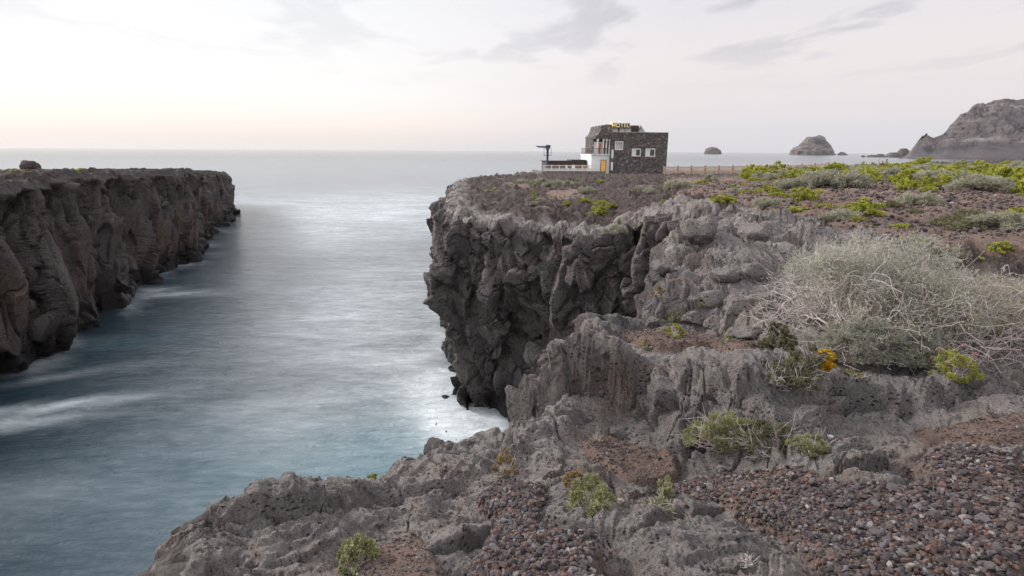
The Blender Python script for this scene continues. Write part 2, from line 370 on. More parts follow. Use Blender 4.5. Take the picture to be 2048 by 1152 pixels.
mound(1290,395,140,3.5,.3); mound(1220,380,180,5,.35)

def land(x, y, seed=0):
    """displaced height and ground masks of the right-hand land"""
    x = np.asarray(x, float); y = np.asarray(y, float)
    d = np.hypot(x, y); jag = .06*fbm(x*2.2, y*2.2, 0, 4, 15)+.10*(ridged(x*1.5, y*1.5, 3, 2, 19)-.4)*sstep(.0, .9, x); z = z0(x, y, True, jag)
    near = 1-sstep(6.5, 10, d)
    wx = x+.10*fbm(x*1.3, y*1.3, 0, 3, 5)*(1+.12*d); wy = y+.10*fbm(x*1.3, y*1.3, 7, 3, 6)*(1+.12*d)
    grav = np.zeros(x.shape); soil = grav.copy(); aap = grav.copy()
    for g in GRAVEL: grav = np.maximum(grav, sstep(-.12, .22, sdist(wx, wy, g)))
    for g in SOIL: soil = np.maximum(soil, sstep(-.10, .20, sdist(wx, wy, g)*1.0))
    for g in AAP: aap = np.maximum(aap, sstep(-.2, .2, sdist(wx, wy, g)))
    md = grav*0
    for cx, cy, rx, ry, h, rot, pw in mounds:
        c, s = math.cos(rot), math.sin(rot)
        ux = ((wx-cx)*c+(wy-cy)*s)/rx; uy = (-(wx-cx)*s+(wy-cy)*c)/ry
        q = np.clip(1-(np.abs(ux)**pw+np.abs(uy)**pw), 0, 1)
        md = np.maximum(md, h*(q**.85 if pw < 3 else 1.25*q**.34))
    rd = pdist(x, y, rim[14:45])
    aa = np.clip(sstep(.5, 1.7, rd+.6*fbm(x*.5, y*.5, 3, 2, 9))*sstep(11, 14, d)+aap, 0, 1)
    # smooth lava: broad masses, cooling cracks, pores
    sc = .85+.25*sstep(6, 12, d)
    f1, f2, hh, vx, vy, vz = voro(wx*sc+.35*fbm(x*1.1, y*1.1, 1, 2, 31), wy*sc*1.25+.35*fbm(x*1.1, y*1.1, 4, 2, 32), 0*x, 3, True)
    dome = .03*(1-f1*f1*1.6)+.12*(_r(hh, 4)-.5)+vx*.20*(_r(hh, 5)-.5)+vy*.20*(_r(hh, 6)-.5)
    crack = (1-sstep(0, .030, f2-f1))*sstep(.45, .6, _r(hh, 7)+.15)+.35*(1-sstep(0, .09, f2-f1))
    g1, g2, gh, gx, gy, gz = voro(wx*2.7+.7*fbm(x*2, y*2, 2, 2, 41), wy*2.7+.7*fbm(x*2, y*2, 3, 2, 42), 0*x, 8, True)
    small = .012*(1-g1*g1*1.7)+.05*(_r(gh, 4)-.5)+gx*.09*(_r(gh, 5)-.5)+gy*.05*(_r(gh, 6)-.5)
    cr2 = (1-sstep(0, .05, g2-g1))*(_r(gh, 7) > .75)
    amp = 1+1.5*sstep(6, 13, d)
    q_ = fbm(x*1.0+.3*vx, y*1.5, 0, 4, 55, .5)*4.5; terr = (np.floor(q_)+sstep(0, .20, q_-np.floor(q_)))/4.5
    r_ = (dome+small-.06*crack-.03*cr2)*amp+.13*terr*(1+.5*(1-near))+.03*fbm(x*1.6, y*1.9, 0, 5, 50, .52)+.016*ridged(x*6.5, y*8, 2, 3, 60)*sstep(-.3, .5, perlin(x*1.7, y*1.7, 0, 61))+.022*fbm(x*5.5, y*5.5, 0, 4, 65, .6)+.006*fbm(x*30, y*30, 1, 3, 70, .6)
    nm = d < 12; pit = 0*x
    if nm.any():
        for sc_, dp, th_, sd_ in ((15., .028, .30, 801), (30., .016, .36, 802)):
            p1, p2, ph, *_ = voro(x[nm]*sc_+.3*perlin(x[nm]*20, y[nm]*20, 0, 5), y[nm]*sc_*1.2, 0*x[nm], sd_, True)
            pit[nm] -= dp*(1-sstep(.08, th_*(.5+.8*_r(ph, 3)), p1))*(_r(ph, 4) > .45)*sstep(-.15, .35, perlin(x[nm]*2.1, y[nm]*2.1, 4, sd_))
    r_ = r_+pit
    rub = .24*ridged(x*.62, y*.62, 0, 6, 80, .64)+.20*fbm(x*1.8, y*1.8, 5, 5, 90, .66)
    rub = rub*(.8+.5*sstep(30, 70, d))-.05
    pm0 = np.maximum(grav, soil*near)
    rel = ((1-aa)*r_+aa*rub)*(1-.74*pm0*near)+md*.75*(1-.35*grav)
    # sand and stones lie where the rock is low
    pm = np.maximum(grav, soil*(1-aap)); pm = np.maximum(pm, 0)
    fl = -.30*(1+amp*.6)+(.30*(1+amp*.6)+.075+.03*sstep(.2, .8, grav)+.24*(1-near))*pm+.018*fbm(x*2, y*2, 8, 3, 95)*amp
    fl = fl+(1-near)*soil*(.10*fbm(x*.45, y*.45, 0, 3, 99)+.05*fbm(x*1.7, y*1.7, 0, 3, 98)+.10)
    cov = sstep(-.012, .014, fl-rel)
    gf = cov*sstep(-.25, .25, grav-soil+.0)*(grav > .05); sf_ = cov-gf
    fine_ = .005*fbm(x*18, y*18, 8, 3, 97)*(1+d*.05)
    z = z+rel+(fl-rel+fine_)*cov
    z = z-.22*sstep(50, 72, d)-.07*near-(1-near)*(.30*pm+.20*aa*(1-pm))
    return z, 1-cov, np.clip(sf_, 0, 1), gf, aa*(1-cov)
def rimdrop(x, y):
    s = sdist(x, y, poly); dd = np.hypot(x, y); r = .22+.012*dd
    return s, np.where(s < r, -(1-np.clip(s/r, -1, 1))**2*r*.55, 0)-np.clip(-s, 0, None)*3

def resample(pl, step_):
    pl = np.asarray(pl, float); pts = [pl[0]]
    for a, b in zip(pl[:-1], pl[1:]):
        L_ = np.linalg.norm(b-a); t = 0.0
        while True:
            t += step_(a+(b-a)*t/L_)
            if t >= L_: break
            pts.append(a+(b-a)*t/L_)
        pts.append(b)
    return np.array(pts)
def smooth_line(p, win):
    s = np.concatenate([[0], np.cumsum(np.linalg.norm(np.diff(p, axis=0), axis=1))]); q = p.copy(); gs = np.gradient(s)
    for i in range(len(p)):
        ww = win(p[i]); lo, hi_ = np.searchsorted(s, [s[i]-2.5*ww, s[i]+2.5*ww]); k = np.exp(-.5*((s[lo:hi_]-s[i])/ww)**2)*gs[lo:hi_]
        q[i] = (p[lo:hi_]*k[:, None]).sum(0)/k.sum()
    return q
line = resample(rim, lambda p: np.clip(.0016*np.hypot(*p), .007, .1)); line = line[(np.hypot(line[:, 0], line[:, 1]) < 95)]
sl = smooth_line(line, lambda p: .035+.006*np.hypot(*p))
SLP = np.vstack([[(-3.5, -6)], sl[::7], [sl[-1]], rim[-5:], [(170, -6)]])
def blocks(x, y, z, sx, sz, s, amp, tilt, crk, crw=.07):
    wx = x/sx+.12*fbm(x/sx*.8, y/sx*.8, z/sz*.8, 2, s+3); wy = y/sx+.12*fbm(x/sx*.8, y/sx*.8, z/sz*.8, 2, s+6); wz = z/sz+.15*perlin(x/sx, y/sx, z/sz, s+9)
    f1, f2, h, vx, vy, vz = voro(wx, wy, wz, s)
    r = amp*(_r(h, 4)-.5)*2+tilt*((_r(h, 5)-.5)*vx+(_r(h, 6)-.5)*vy+(_r(h, 7)-.35)*vz)*2
    r = r-crk*(1-sstep(0, crw, f2-f1))
    return r, h, f2-f1
def build_ground():
    th = np.radians(np.concatenate([np.arange(-75, -48, .5), np.arange(-48, 48, .105), np.arange(48, 76, .5)]))
    rr = [.7]
    while rr[-1] < 4.6: rr.append(rr[-1]*1.0032)
    while rr[-1] < 30: rr.append(rr[-1]*1.0040)
    while rr[-1] < 150: rr.append(rr[-1]*1.0075)
    rr = np.array(rr); T, Rr = np.meshgrid(th, rr, indexing='ij')
    x = (Rr*np.sin(T)).ravel(); y = (Rr*np.cos(T)).ravel()
    s, dr = rimdrop(x, y)
    keep = s > -.02*Rr.ravel()-.1; nb = keep & (s < .06*Rr.ravel()+.15); ii = np.where(nb)[0]; keep[ii] = inside(x[ii], y[ii], SLP)
    z = np.zeros(x.shape); at = {k: np.zeros(x.shape) for k in ('aa', 'soil', 'fresh', 'wet')}
    zz, rock, soil, grav, aa = land(x[keep], y[keep])
    z[keep] = zz+dr[keep]; at['aa'][keep] = aa; at['soil'][keep] = np.maximum(soil, grav*.8)
    f = grid_faces(len(th), len(rr), keep)
    used = np.zeros(len(x), bool); used[f.ravel()] = True; idx = np.cumsum(used)-1
    V = np.stack([x, y, z], 1)[used]
    F2 = idx[f][:, ::-1]; fn_ = np.cross(V[F2[:, 2]]-V[F2[:, 0]], V[F2[:, 3]]-V[F2[:, 1]]); vn = np.zeros(V.shape)
    for c_ in range(3):
        for q_ in range(4): vn[:, c_] += np.bincount(F2[:, q_], fn_[:, c_], len(V))
    vn /= np.linalg.norm(vn, axis=1)[:, None]+1e-12; vn *= np.sign(vn[:, 2].mean())
    full = np.zeros((len(x), 3)); full[used] = vn; full = full.reshape(len(th), len(rr), 3)
    for ax, wn in ((0, 13), (1, 17), (0, 7), (1, 9)):
        cs = np.cumsum(np.concatenate([np.zeros_like(np.take(full, [0], ax)), full], ax), ax); ln_ = full.shape[ax]; hi_i = np.minimum(np.arange(ln_)+wn//2+1, ln_); lo_i = np.maximum(np.arange(ln_)-wn//2, 0)
        full = np.take(cs, hi_i, ax)-np.take(cs, lo_i, ax); full /= np.linalg.norm(full, axis=2)[..., None]+1e-9
    vn = full.reshape(-1, 3)[used]
    dv = np.hypot(V[:, 0], V[:, 1]); fw_ = sstep(5.2, 7, dv); wgt = sstep(.07-.06*fw_, .32-.22*fw_, 1-vn[:, 2])*(1-sstep(11, 16, dv))*(1-at['soil'][used]); jj = np.where(wgt > .01)[0]; q = V[jj]
    b1, _, _ = blocks(q[:, 0], q[:, 1], q[:, 2], .40, .34, 1500, .045, .24, .05, .05); b2, _, _ = blocks(q[:, 0], q[:, 1], q[:, 2], .11, .10, 1520, .010, .055, .010, .07)
    sc_ = .42+.22*sstep(3.6, 5.0, dv[jj])+.15*sstep(5.4, 10, dv[jj])
    V[jj] += vn[jj]*((b1+b2+.022*fbm(q[:, 0]*5, q[:, 1]*5, q[:, 2]*5, 4, 1540, .6))*wgt[jj]*sc_)[:, None]
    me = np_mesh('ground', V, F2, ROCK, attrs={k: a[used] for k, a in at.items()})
    o = link('ground', me); tag(o, 'dark lava ground with soil patches, running from the camera to the hotel', 'ground', kind='structure')
    return o
build_ground()

# ============================================================ cliffs
def boxn(a, ax, wn):
    cs = np.cumsum(np.concatenate([np.zeros_like(np.take(a, [0], ax)), a], ax), ax); ln_ = a.shape[ax]; hi_i = np.minimum(np.arange(ln_)+wn//2+1, ln_); lo_i = np.maximum(np.arange(ln_)-wn//2, 0)
    sh = [1]*a.ndim; sh[ax] = ln_; return (np.take(cs, hi_i, ax)-np.take(cs, lo_i, ax))/(hi_i-lo_i).reshape(sh)
def curtain(name, line, ztop, stepf, zstepf, prof, scale, label, topw, mat, seed, mirror=1, zb=-1.2, fresh_amt=.5, zs=1.0):
    """line: rim with the sea on its left; returns a rock face from below the water up and over the rim"""
    n = len(line)
    tg = np.gradient(line, axis=0); tg /= np.linalg.norm(tg, axis=1)[:, None]+1e-12
    nr = np.stack([-tg[:, 1], tg[:, 0]], 1)*mirror
    nv = zstepf; vv = np.linspace(0, 1, nv)
    nt_ = len(topw)
    zt = ztop(line)
    Z = zb+(zt[:, None]-zb)*vv[None, :]
    Xb = np.repeat(line[:, None, 0], nv, 1); Yb = np.repeat(line[:, None, 1], nv, 1)
    d = np.hypot(Xb, Yb)
    k = scale(line)[:, None]+0*Z
    zq = Z.ravel()/k.ravel()/zs
    h1, c1, e1 = blocks(Xb.ravel()/k.ravel(), Yb.ravel()/k.ravel(), zq, 1.35, 3.6, seed, .36, .85, .26, .05)
    kr = np.exp(-.5*(np.arange(-10, 11)/3.0)**2); kr /= kr.sum(); H1 = np.pad((h1*1.1).reshape(Z.shape), ((10, 10), (0, 0)), mode='edge')
    H1 = sum(kr[i]*H1[i:i+n] for i in range(21)); kk_ = k.ravel()
    H1 = boxn(boxn(H1, 1, 3), 1, 3)*k+prof(Xb, Yb, Z, zt[:, None])
    fade = sstep(0, .35, (zt[:, None]-Z)/k)
    H1 = (H1+.10*k)*fade+np.clip(.01+.8*(H1+.1*k), .01, .40*k)*(1-fade)
    P1 = np.stack([Xb+nr[:, None, 0]*H1, Yb+nr[:, None, 1]*H1, Z+0*H1], -1)
    nn1 = np.cross(np.gradient(P1, axis=0), np.gradient(P1, axis=1)); nn1 /= np.linalg.norm(nn1, axis=2)[..., None]+1e-12
    for ax_, w_n in ((0, 15), (1, 11), (0, 9), (1, 7)): nn1 = boxn(nn1, ax_, w_n)
    nn1 /= np.linalg.norm(nn1, axis=2)[..., None]+1e-9
    nn1 *= np.sign((nn1[..., 0]*nr[:, None, 0]+nn1[..., 1]*nr[:, None, 1]).mean())
    X1, Y1, Z1 = (P1[..., 0]/k).ravel(), (P1[..., 1]/k).ravel(), (P1[..., 2]/k/zs).ravel()
    zv = Z1*(1 if zs < 1.1 else .6)
    h2, c2, e2 = blocks(X1, Y1, zv, .62, 1.25, seed+20, .12, .38, .09, .055)
    h4, c4, e4 = blocks(X1, Y1, zv, .30, .42, seed+33, .035, .13, .02, .05)
    f3 = .05*fbm(X1*1.1, Y1*1.1, zv*.8, 4, seed+40)+.016*ridged(X1*3.2, Y1*3.2, zv*3, 3, seed+50)
    D2 = (((h2*1.15+h4*sstep(-.2, .4, perlin(X1*.6, Y1*.6, zv*.6, seed+77))+f3)*k.ravel()).reshape(Z.shape))*(.15+.85*fade)
    PX, PY, PZ = [P1[..., i]+nn1[..., i]*D2 for i in range(3)]
    PZ[:, -1] = Z[:, -1]
    # over the rim
    TX = line[:, None, 0]-nr[:, None, 0]*topw[None, :]; TY = line[:, None, 1]-nr[:, None, 1]*topw[None, :]
    TZ = topz(TX, TY, zt, topw, name) 
    PX = np.concatenate([PX, TX], 1); PY = np.concatenate([PY, TY], 1); PZ = np.concatenate([PZ, TZ], 1)
    fresh = np.concatenate([((_r(c1, 9) > 1-fresh_amt)*sstep(.0, .12, e1)*(.6+.4*_r(c2, 9))).reshape(Z.shape)*sstep(1.2, 2.2, Z)*(1-sstep(.55, .75, (Z)/zt[:, None]+.12*perlin(Xb*.3, Yb*.3, 0*Z, seed+5))), 0*TX], 1)
    wet = np.concatenate([1-sstep(.7, 2.4, Z+.9*perlin(Xb*.7, Yb*.7, Z*.4, seed+81)), 0*TX], 1)
    aa = np.concatenate([0*Z, np.ones(TX.shape)*(.75 if name == 'cliff' else .0)], 1)
    if name == 'cliff':
        aa[:, :nv] = .30+.35*sstep(.72, .95, (Z/zt[:, None]))
    V = np.stack([PX.ravel(), PY.ravel(), PZ.ravel()], 1)
    f = grid_faces(n, PX.shape[1], None, flip=(mirror < 0))
    me = np_mesh(name, V, f, mat, attrs=dict(aa=aa.ravel(), soil=0*V[:, 0], fresh=fresh.ravel(), wet=wet.ravel()))
    o = link(name, me); tag(o, label, 'cliff', kind='structure'); return o
def topz(TX, TY, zt, topw, name):
    if name == 'cliff':
        z = zt[:, None]-.05*sstep(0, 6, topw)[None, :]+(.30*ridged(TX*.55, TY*.55, 0*TX, 5, 210)+.12*fbm(TX*2, TY*2, 0*TX, 3, 220))*sstep(0, .5, topw)[None, :]-.0
        return z
    z, *_ = land(TX.ravel(), TY.ravel()); s, dr = rimdrop(TX.ravel(), TY.ravel())
    dd_ = np.hypot(TX, TY); return (z+dr).reshape(TX.shape)+(.004+.0006*dd_)-(.012+.0022*dd_)*(topw[None, :]/topw[-1])
# --- right land faces
# sub-sample to even spacing after smoothing
def land_top(l):
    z, *_ = land(l[:, 0], l[:, 1]); s, dr = rimdrop(l[:, 0], l[:, 1]); return z+dr+.004+.0006*np.hypot(l[:, 0], l[:, 1])
def prof_right(x, y, z, zt):
    near = 1-sstep(8, 14, np.hypot(x, y))
    nose = sstep(16, 20, y)
    p = .22*np.sin((zt-z)*.75)*sstep(0, 1.5, zt-z)-.15*np.clip(3.8-z, 0, None)-.12
    p2 = -.12*(zt-z)*0+.06*np.sin((zt-z)*2.2)
    bay = .0
    return nose*p+(1-nose)*(p2*near-.02*(1-near)*(zt-z))
curtain('headland', sl, land_top, None, 350, prof_right, lambda l: .42+.58*sstep(7, 17, np.hypot(l[:, 0], l[:, 1])), 'steep blocky lava cliff below the hotel headland and around the cove', np.array([.03, .08, .16, .28, .45]), CLIFF, 300, 1, fresh_amt=.10)
# --- left cliff
wl = [(17,762),(83,733),(154,683),(217,633),(254,621),(267,587),(300,562),(358,537),(392,527),(425,471),(448,454),(471,425)]
wp = np.array([P(a, b, 0)[:2] for a, b in wl])
d0 = wp[0]-wp[2]; d0 /= np.linalg.norm(d0)
wp = np.vstack([wp[0]+d0*30, wp[0]+d0*12, wp])
wp = wp+np.array([-.5, .0])
tip = wp[-1]; wp = np.vstack([wp, tip+[-3, 5], tip+[-12, 8], tip+[-40, 6]])
ll = resample(wp, lambda p: np.clip(.0012*np.hypot(*p), .03, .14)); ll = smooth_line(ll, lambda p: .5+.006*np.hypot(*p))
def left_top(l):
    dd = np.hypot(l[:, 0], l[:, 1]); yy = l[:, 1]
    f1_, f2_, lh, *_ = voro(l[:, 0]*.45, l[:, 1]*.45, 0*yy, 333, True)
    z = .45*(_r(lh, 3)-.5)+np.interp(yy, [0, 28, 42, 56, 79, 100, 108], [9.8, 9.85, 9.85, 9.5, 8.75, 7.6, 7.0])
    return z+.22*fbm(l[:, 0]*.35, l[:, 1]*.35, 0, 3, 130)
def prof_left(x, y, z, zt):
    return -.35*np.clip((z-3.5)/6, 0, 1)-.20*np.clip(2.6-z, 0, None)+.9*(1-sstep(.4, 1.3, z))*sstep(.1, .5, perlin(x*.6, y*.6, z*.4, 590))
curtain('cliff', ll, left_top, None, 260, prof_left, lambda l: 1.55+0*l[:, 0], 'tall columned dark lava cliff across the inlet on the left', np.concatenate([np.linspace(.15, 6, 60), np.linspace(6.3, 45, 90)]), CLIFF, 500, -1, fresh_amt=.42, zs=1.25)

# ============================================================ sea
def sea():
    th = np.radians(np.linspace(-78, 78, 240)); rr = np.concatenate([[.0], np.geomspace(4, 60000, 420)])
    T, Rr = np.meshgrid(th, rr, indexing='ij'); x = (Rr*np.sin(T)).ravel(); y = (Rr*np.cos(T)).ravel()-6
    z = .10*fbm(x*.05, y*.11, 0, 3, 601)*sstep(10, 40, np.hypot(x, y))*(1-sstep(400, 900, np.hypot(x, y)))
    m, nt, b = new_mat('sea_water')
    geo = nt.nodes.new('ShaderNodeNewGeometry')
    def noise(scv, det=5, rough=.55, dist=0., rot=0., sc=1.):
        mp = nt.nodes.new('ShaderNodeMapping'); mp.inputs['Scale'].default_value = scv; mp.inputs['Rotation'].default_value = (0, 0, rot); L(nt, geo.outputs['Position'], mp.inputs[0])
        n = N(nt, 'ShaderNodeTexNoise', Scale=sc, Detail=float(det), Roughness=rough, Distortion=dist); L(nt, mp.outputs[0], n.inputs['Vector']); return n.outputs[0]
    foam = attr(nt, 'foam').outputs['Fac']; milk = attr(nt, 'milk').outputs['Fac']; teal = attr(nt, 'teal').outputs['Fac']
    st = noise((.14, .5, 1), 9, .68, .9, .2); st2 = noise((.55, 1.5, 1), 9, .74, .8, .3); wide = noise((.035, .07, 1), 4, .5, .5)
    streak = math_(nt, 'ADD', math_(nt, 'MULTIPLY', st, .45), math_(nt, 'MULTIPLY', st2, .55))
    s01 = ramp(nt, streak, [(.34, 0), (.66, 1)])
    mk = math_(nt, 'MULTIPLY', milk, math_(nt, 'MULTIPLY_ADD', s01, 1.0), True); mk.node.inputs[1].links[0].from_node.inputs[2].default_value = .38
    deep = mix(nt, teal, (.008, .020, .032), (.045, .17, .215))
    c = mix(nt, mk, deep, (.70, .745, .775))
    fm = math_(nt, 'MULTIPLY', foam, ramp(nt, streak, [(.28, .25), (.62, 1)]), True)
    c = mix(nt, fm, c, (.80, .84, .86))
    L(nt, c, b.inputs['Base Color'])
    b.inputs['IOR'].default_value = 1.33; b.inputs['Specular IOR Level'].default_value = .5
    ro = math_(nt, 'ADD', math_(nt, 'MULTIPLY', mk, .25), .13, True); ro = math_(nt, 'ADD', ro, math_(nt, 'MULTIPLY', fm, .5), True); L(nt, ro, b.inputs['Roughness'])
    hgt = math_(nt, 'ADD', math_(nt, 'MULTIPLY', noise((.10, .42, 1), 7, .6, .5, .08), 1.0), math_(nt, 'MULTIPLY', noise((.9, 2.6, 1), 5, .65, .6, .3), .50))
    bp = nt.nodes.new('ShaderNodeBump'); bp.inputs['Strength'].default_value = .55; bp.inputs['Distance'].default_value = .9; L(nt, hgt, bp.inputs['Height']); L(nt, bp.outputs[0], b.inputs['Normal'])
    return x, y, z, grid_faces(len(th), len(rr), flip=True), m
sx, sy, sz, sf, SEA = sea()
dl = pdist(sx, sy, wp); dr_ = pdist(sx, sy, rim)
foam = 0*sx
def blob(px, py, lx, ly, a, amp):
    c = P(px, py, 0); ca, sa = math.cos(a), math.sin(a); u = ((sx-c[0])*ca+(sy-c[1])*sa)/lx; v_ = (-(sx-c[0])*sa+(sy-c[1])*ca)/ly
    return amp*np.exp(-(u*u+v_*v_))
for a in [(100,815,4.0,.55,.35,1.0),(20,850,3.0,.6,.3,.8),(190,745,3.2,.4,.5,.5),(330,590,4,.9,.2,.6),(300,578,2.5,.8,.1,.5),(900,800,2.0,4.0,.2,.7),(870,770,2.6,3.2,-.2,.32),(945,855,1.4,2.0,0,.85),(905,860,1.6,1.6,0,.4),(790,720,3,1.2,.1,.35),(40,1000,3.5,2.0,.3,.18),(620,800,5,1.6,.5,.16)]: foam = foam+blob(*a)
foam = foam+.75*np.exp(-dr_/1.3)*(sy > 15)*sstep(-.1, .5, fbm(sx*.35, sy*.35, 0, 3, 650)+.2)+.6*np.exp(-dl/1.1)*sstep(.0, .5, fbm(sx*.25, sy*.25, 0, 3, 660))
def gw(px, py, lx, ly): c = P(px, py, 0); return np.exp(-(((sx-c[0])/lx)**2+((sy-c[1])/ly)**2))
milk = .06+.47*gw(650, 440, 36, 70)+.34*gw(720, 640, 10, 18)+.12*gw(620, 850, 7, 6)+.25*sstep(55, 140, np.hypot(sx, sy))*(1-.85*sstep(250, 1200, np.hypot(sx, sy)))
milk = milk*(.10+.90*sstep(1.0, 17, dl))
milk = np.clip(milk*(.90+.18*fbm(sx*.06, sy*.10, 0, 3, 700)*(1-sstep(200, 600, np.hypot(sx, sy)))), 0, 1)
teal = np.clip(.36*gw(860, 870, 3.2, 5)+.45*gw(600, 950, 8, 5)+blob(230,690,3.5,1.4,.5,.22)+.06, 0, 1)
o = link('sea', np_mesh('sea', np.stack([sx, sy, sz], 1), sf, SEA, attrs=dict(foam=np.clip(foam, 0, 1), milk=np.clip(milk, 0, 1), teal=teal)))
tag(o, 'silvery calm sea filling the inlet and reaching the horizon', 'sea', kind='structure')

# ============================================================ loose stones
def ico(sub):
    import bmesh
    bm = bmesh.new(); bmesh.ops.create_icosphere(bm, subdivisions=sub, radius=1.0); bm.verts.ensure_lookup_table()
    v = np.array([x.co[:] for x in bm.verts]); f = np.array([[q.index for q in p.verts] for p in bm.faces]); bm.free(); return v, f
I1, I2 = ico(1), ico(2)
def lz(x, y):
    z, *_ = land(np.atleast_1d(np.asarray(x, float)), np.atleast_1d(np.asarray(y, float)))
    return z if np.ndim(x) else float(z[0])
def stone_mat():
    m, nt, b = new_mat('stones'); c = attr(nt, 'tint').outputs['Color']
    geo = nt.nodes.new('ShaderNodeNewGeometry'); n = N(nt, 'ShaderNodeTexNoise', Scale=90.0, Detail=5.0, Roughness=.75); L(nt, geo.outputs['Position'], n.inputs['Vector'])
    c = mix(nt, ramp(nt, n.outputs[0], [(.35, 0), (.65, .45)]), c, mix(nt, .6, c, (.03, .026, .026))); L(nt, c, b.inputs['Base Color']); b.inputs['Roughness'].default_value = .85
    b.inputs['Specular IOR Level'].default_value = .3
    bp = nt.nodes.new('ShaderNodeBump'); bp.inputs['Distance'].default_value = .006; L(nt, n.outputs[0], bp.inputs['Height']); L(nt, bp.outputs[0], b.inputs['Normal'])
    return m
STONES = stone_mat()
PAL = np.array([[.075,.060,.062],[.10,.082,.085],[.145,.125,.13],[.20,.18,.18],[.13,.075,.060],[.14,.085,.070],[.19,.105,.08],[.27,.23,.21],[.09,.065,.062],[.12,.10,.10],[.34,.30,.28],[.055,.045,.047]])
PW = np.array([.17,.17,.13,.07,.12,.07,.03,.03,.10,.08,.01,.06]); PW = PW/PW.sum()
def scatter(n, x0, x1, y0, y1, rlo, rhi, accept, hires=.014, sink=.25):
    x = RNG.uniform(x0, x1, n); y = RNG.uniform(y0, y1, n)
    k = inside(x, y, poly); x, y = x[k], y[k]
    z, rk, so, gr, aa = land(x, y); k = accept(x, y, rk, so, gr); x, y, z = x[k], y[k], z[k]
    m = len(x); r = rlo*(rhi/rlo)**(RNG.random(m)**1.5)
    return x, y, z, r
def stones_mesh(name, sets, mat):
    Vs, Fs, Cs = [], [], []; base = 0
    for x, y, z, r in sets:
        hi_ = r > .0135
        for sel, (iv, iff) in ((hi_, I2), (~hi_, I1)):
            if not sel.any(): continue
            xs, ys, zs, rs = x[sel], y[sel], z[sel], r[sel]; m = len(xs)
            nvar = 24; var = []
            for q in range(nvar):
                jj = RNG.normal(0, 1, 3)*10
                w_ = iv*(1+.30*perlin(iv[:, 0]*1.1+jj[0], iv[:, 1]*1.1+jj[1], iv[:, 2]*1.1+jj[2], q))[:, None]
                for _ in range(7):      # cut flat facets
                    nn = RNG.normal(0, 1, 3); nn /= np.linalg.norm(nn); h = RNG.uniform(.40, .75); dd = w_ @ nn; w_ = w_-np.outer(np.clip(dd-h, 0, None), nn)
                var.append(w_)
            var = np.array(var)[RNG.integers(0, nvar, m)]
            var = var*RNG.uniform([.75, .75, .55], [1.35, 1.1, .95], (m, 3))[:, None, :]
            a = RNG.uniform(0, 6.28, m); t = RNG.normal(0, .45, m)
            ca, sa, ct, st = np.cos(a), np.sin(a), np.cos(t), np.sin(t)
            X_, Y_, Z_ = var[..., 0], var[..., 1], var[..., 2]
            Y2 = Y_*ct[:, None]-Z_*st[:, None]; Z2 = Y_*st[:, None]+Z_*ct[:, None]
            X3 = X_*ca[:, None]-Y2*sa[:, None]; Y3 = X_*sa[:, None]+Y2*ca[:, None]
            V = np.stack([X3, Y3, Z2], -1)*rs[:, None, None]+np.stack([xs, ys, zs+rs*RNG.uniform(.1, .9, m)], -1)[:, None, :]
            c = PAL[RNG.choice(len(PAL), m, p=PW)]*RNG.uniform(.64, 1.22, (m, 1))
            Vs.append(V.reshape(-1, 3)); Cs.append(np.repeat(c, len(iv), 0)); Fs.append((iff[None]+(np.arange(m)*len(iv))[:, None, None]+base).reshape(-1, 3)); base += m*len(iv)
    return np_mesh(name, np.concatenate(Vs), np.concatenate(Fs), mat, smooth=False, cols=dict(tint=np.concatenate(Cs)))
sets = [scatter(115000, -1.2, 4.2, 1.0, 4.8, .006, .019, lambda x, y, r, s, g: g > .35+.5*RNG.random(len(x))),
        scatter(1500, -1.2, 4.2, 1.0, 5.5, .018, .033, lambda x, y, r, s, g: g > .6),
        scatter(90000, -1.0, 5.0, 1.2, 7.0, .0035, .010, lambda x, y, r, s, g: (s > .25+.9*RNG.random(len(x)))),
        scatter(12000, -1.0, 5.0, 1.2, 7.0, .008, .019, lambda x, y, r, s, g: (s > .5) & (fbm(x*2.5, y*2.5, 0, 2, 1200) > .0)),
        scatter(5000, -1.5, 8.0, 1.0, 9.0, .006, .022, lambda x, y, r, s, g: (s > .5) & (RNG.random(len(x)) < .65)),
        scatter(30000, -1.5, 5.0, 1.0, 5.0, .004, .013, lambda x, y, r, s, g: (r > .6) & (RNG.random(len(x)) < .22*sstep(.0, .5, fbm(x*2, y*2, 0, 2, 1210)))),
        scatter(90000, 2, 30, 8, 34, .012, .055, lambda x, y, r, s, g: (s > .5) & (RNG.random(len(x)) < .75*np.clip(14/np.hypot(x, y), 0, 1)))]
o = link('gravel', stones_mesh('gravel', sets, STONES)); tag(o, 'bed of loose dark red and grey lava gravel on the near ground', 'gravel', kind='stuff')

IV4 = ico(4)
def boulder(name, label, cat, c, size, seed, mat, aa=.3, group=None, soil=0.0, fresh=0.0, cut=6, rough=.3):
    rg = np.random.default_rng(seed); v_, f_ = IV4; w_ = v_*(1+rough*fbm(v_[:, 0]*1.1, v_[:, 1]*1.1, v_[:, 2]*1.1+seed, 4, seed))[:, None]
    for _ in range(cut):
        nn = rg.normal(0, 1, 3); nn /= np.linalg.norm(nn); h = rg.uniform(.6, .9); w_ = w_-np.outer(np.clip(w_ @ nn-h, 0, None)*.92, nn)
    w_ = w_*(1+.03*fbm(v_[:, 0]*7, v_[:, 1]*7, v_[:, 2]*7, 3, seed+9))[:, None]
    w_ = w_*np.array(size)/2
    n = len(w_); me = np_mesh(name, w_, f_, mat, attrs=dict(aa=np.full(n, aa), soil=np.full(n, soil), fresh=np.full(n, fresh), wet=np.zeros(n)))
    return tag(link(name, me, None, c), label, cat, group)
bp_ = P(54, 347, 9.9)
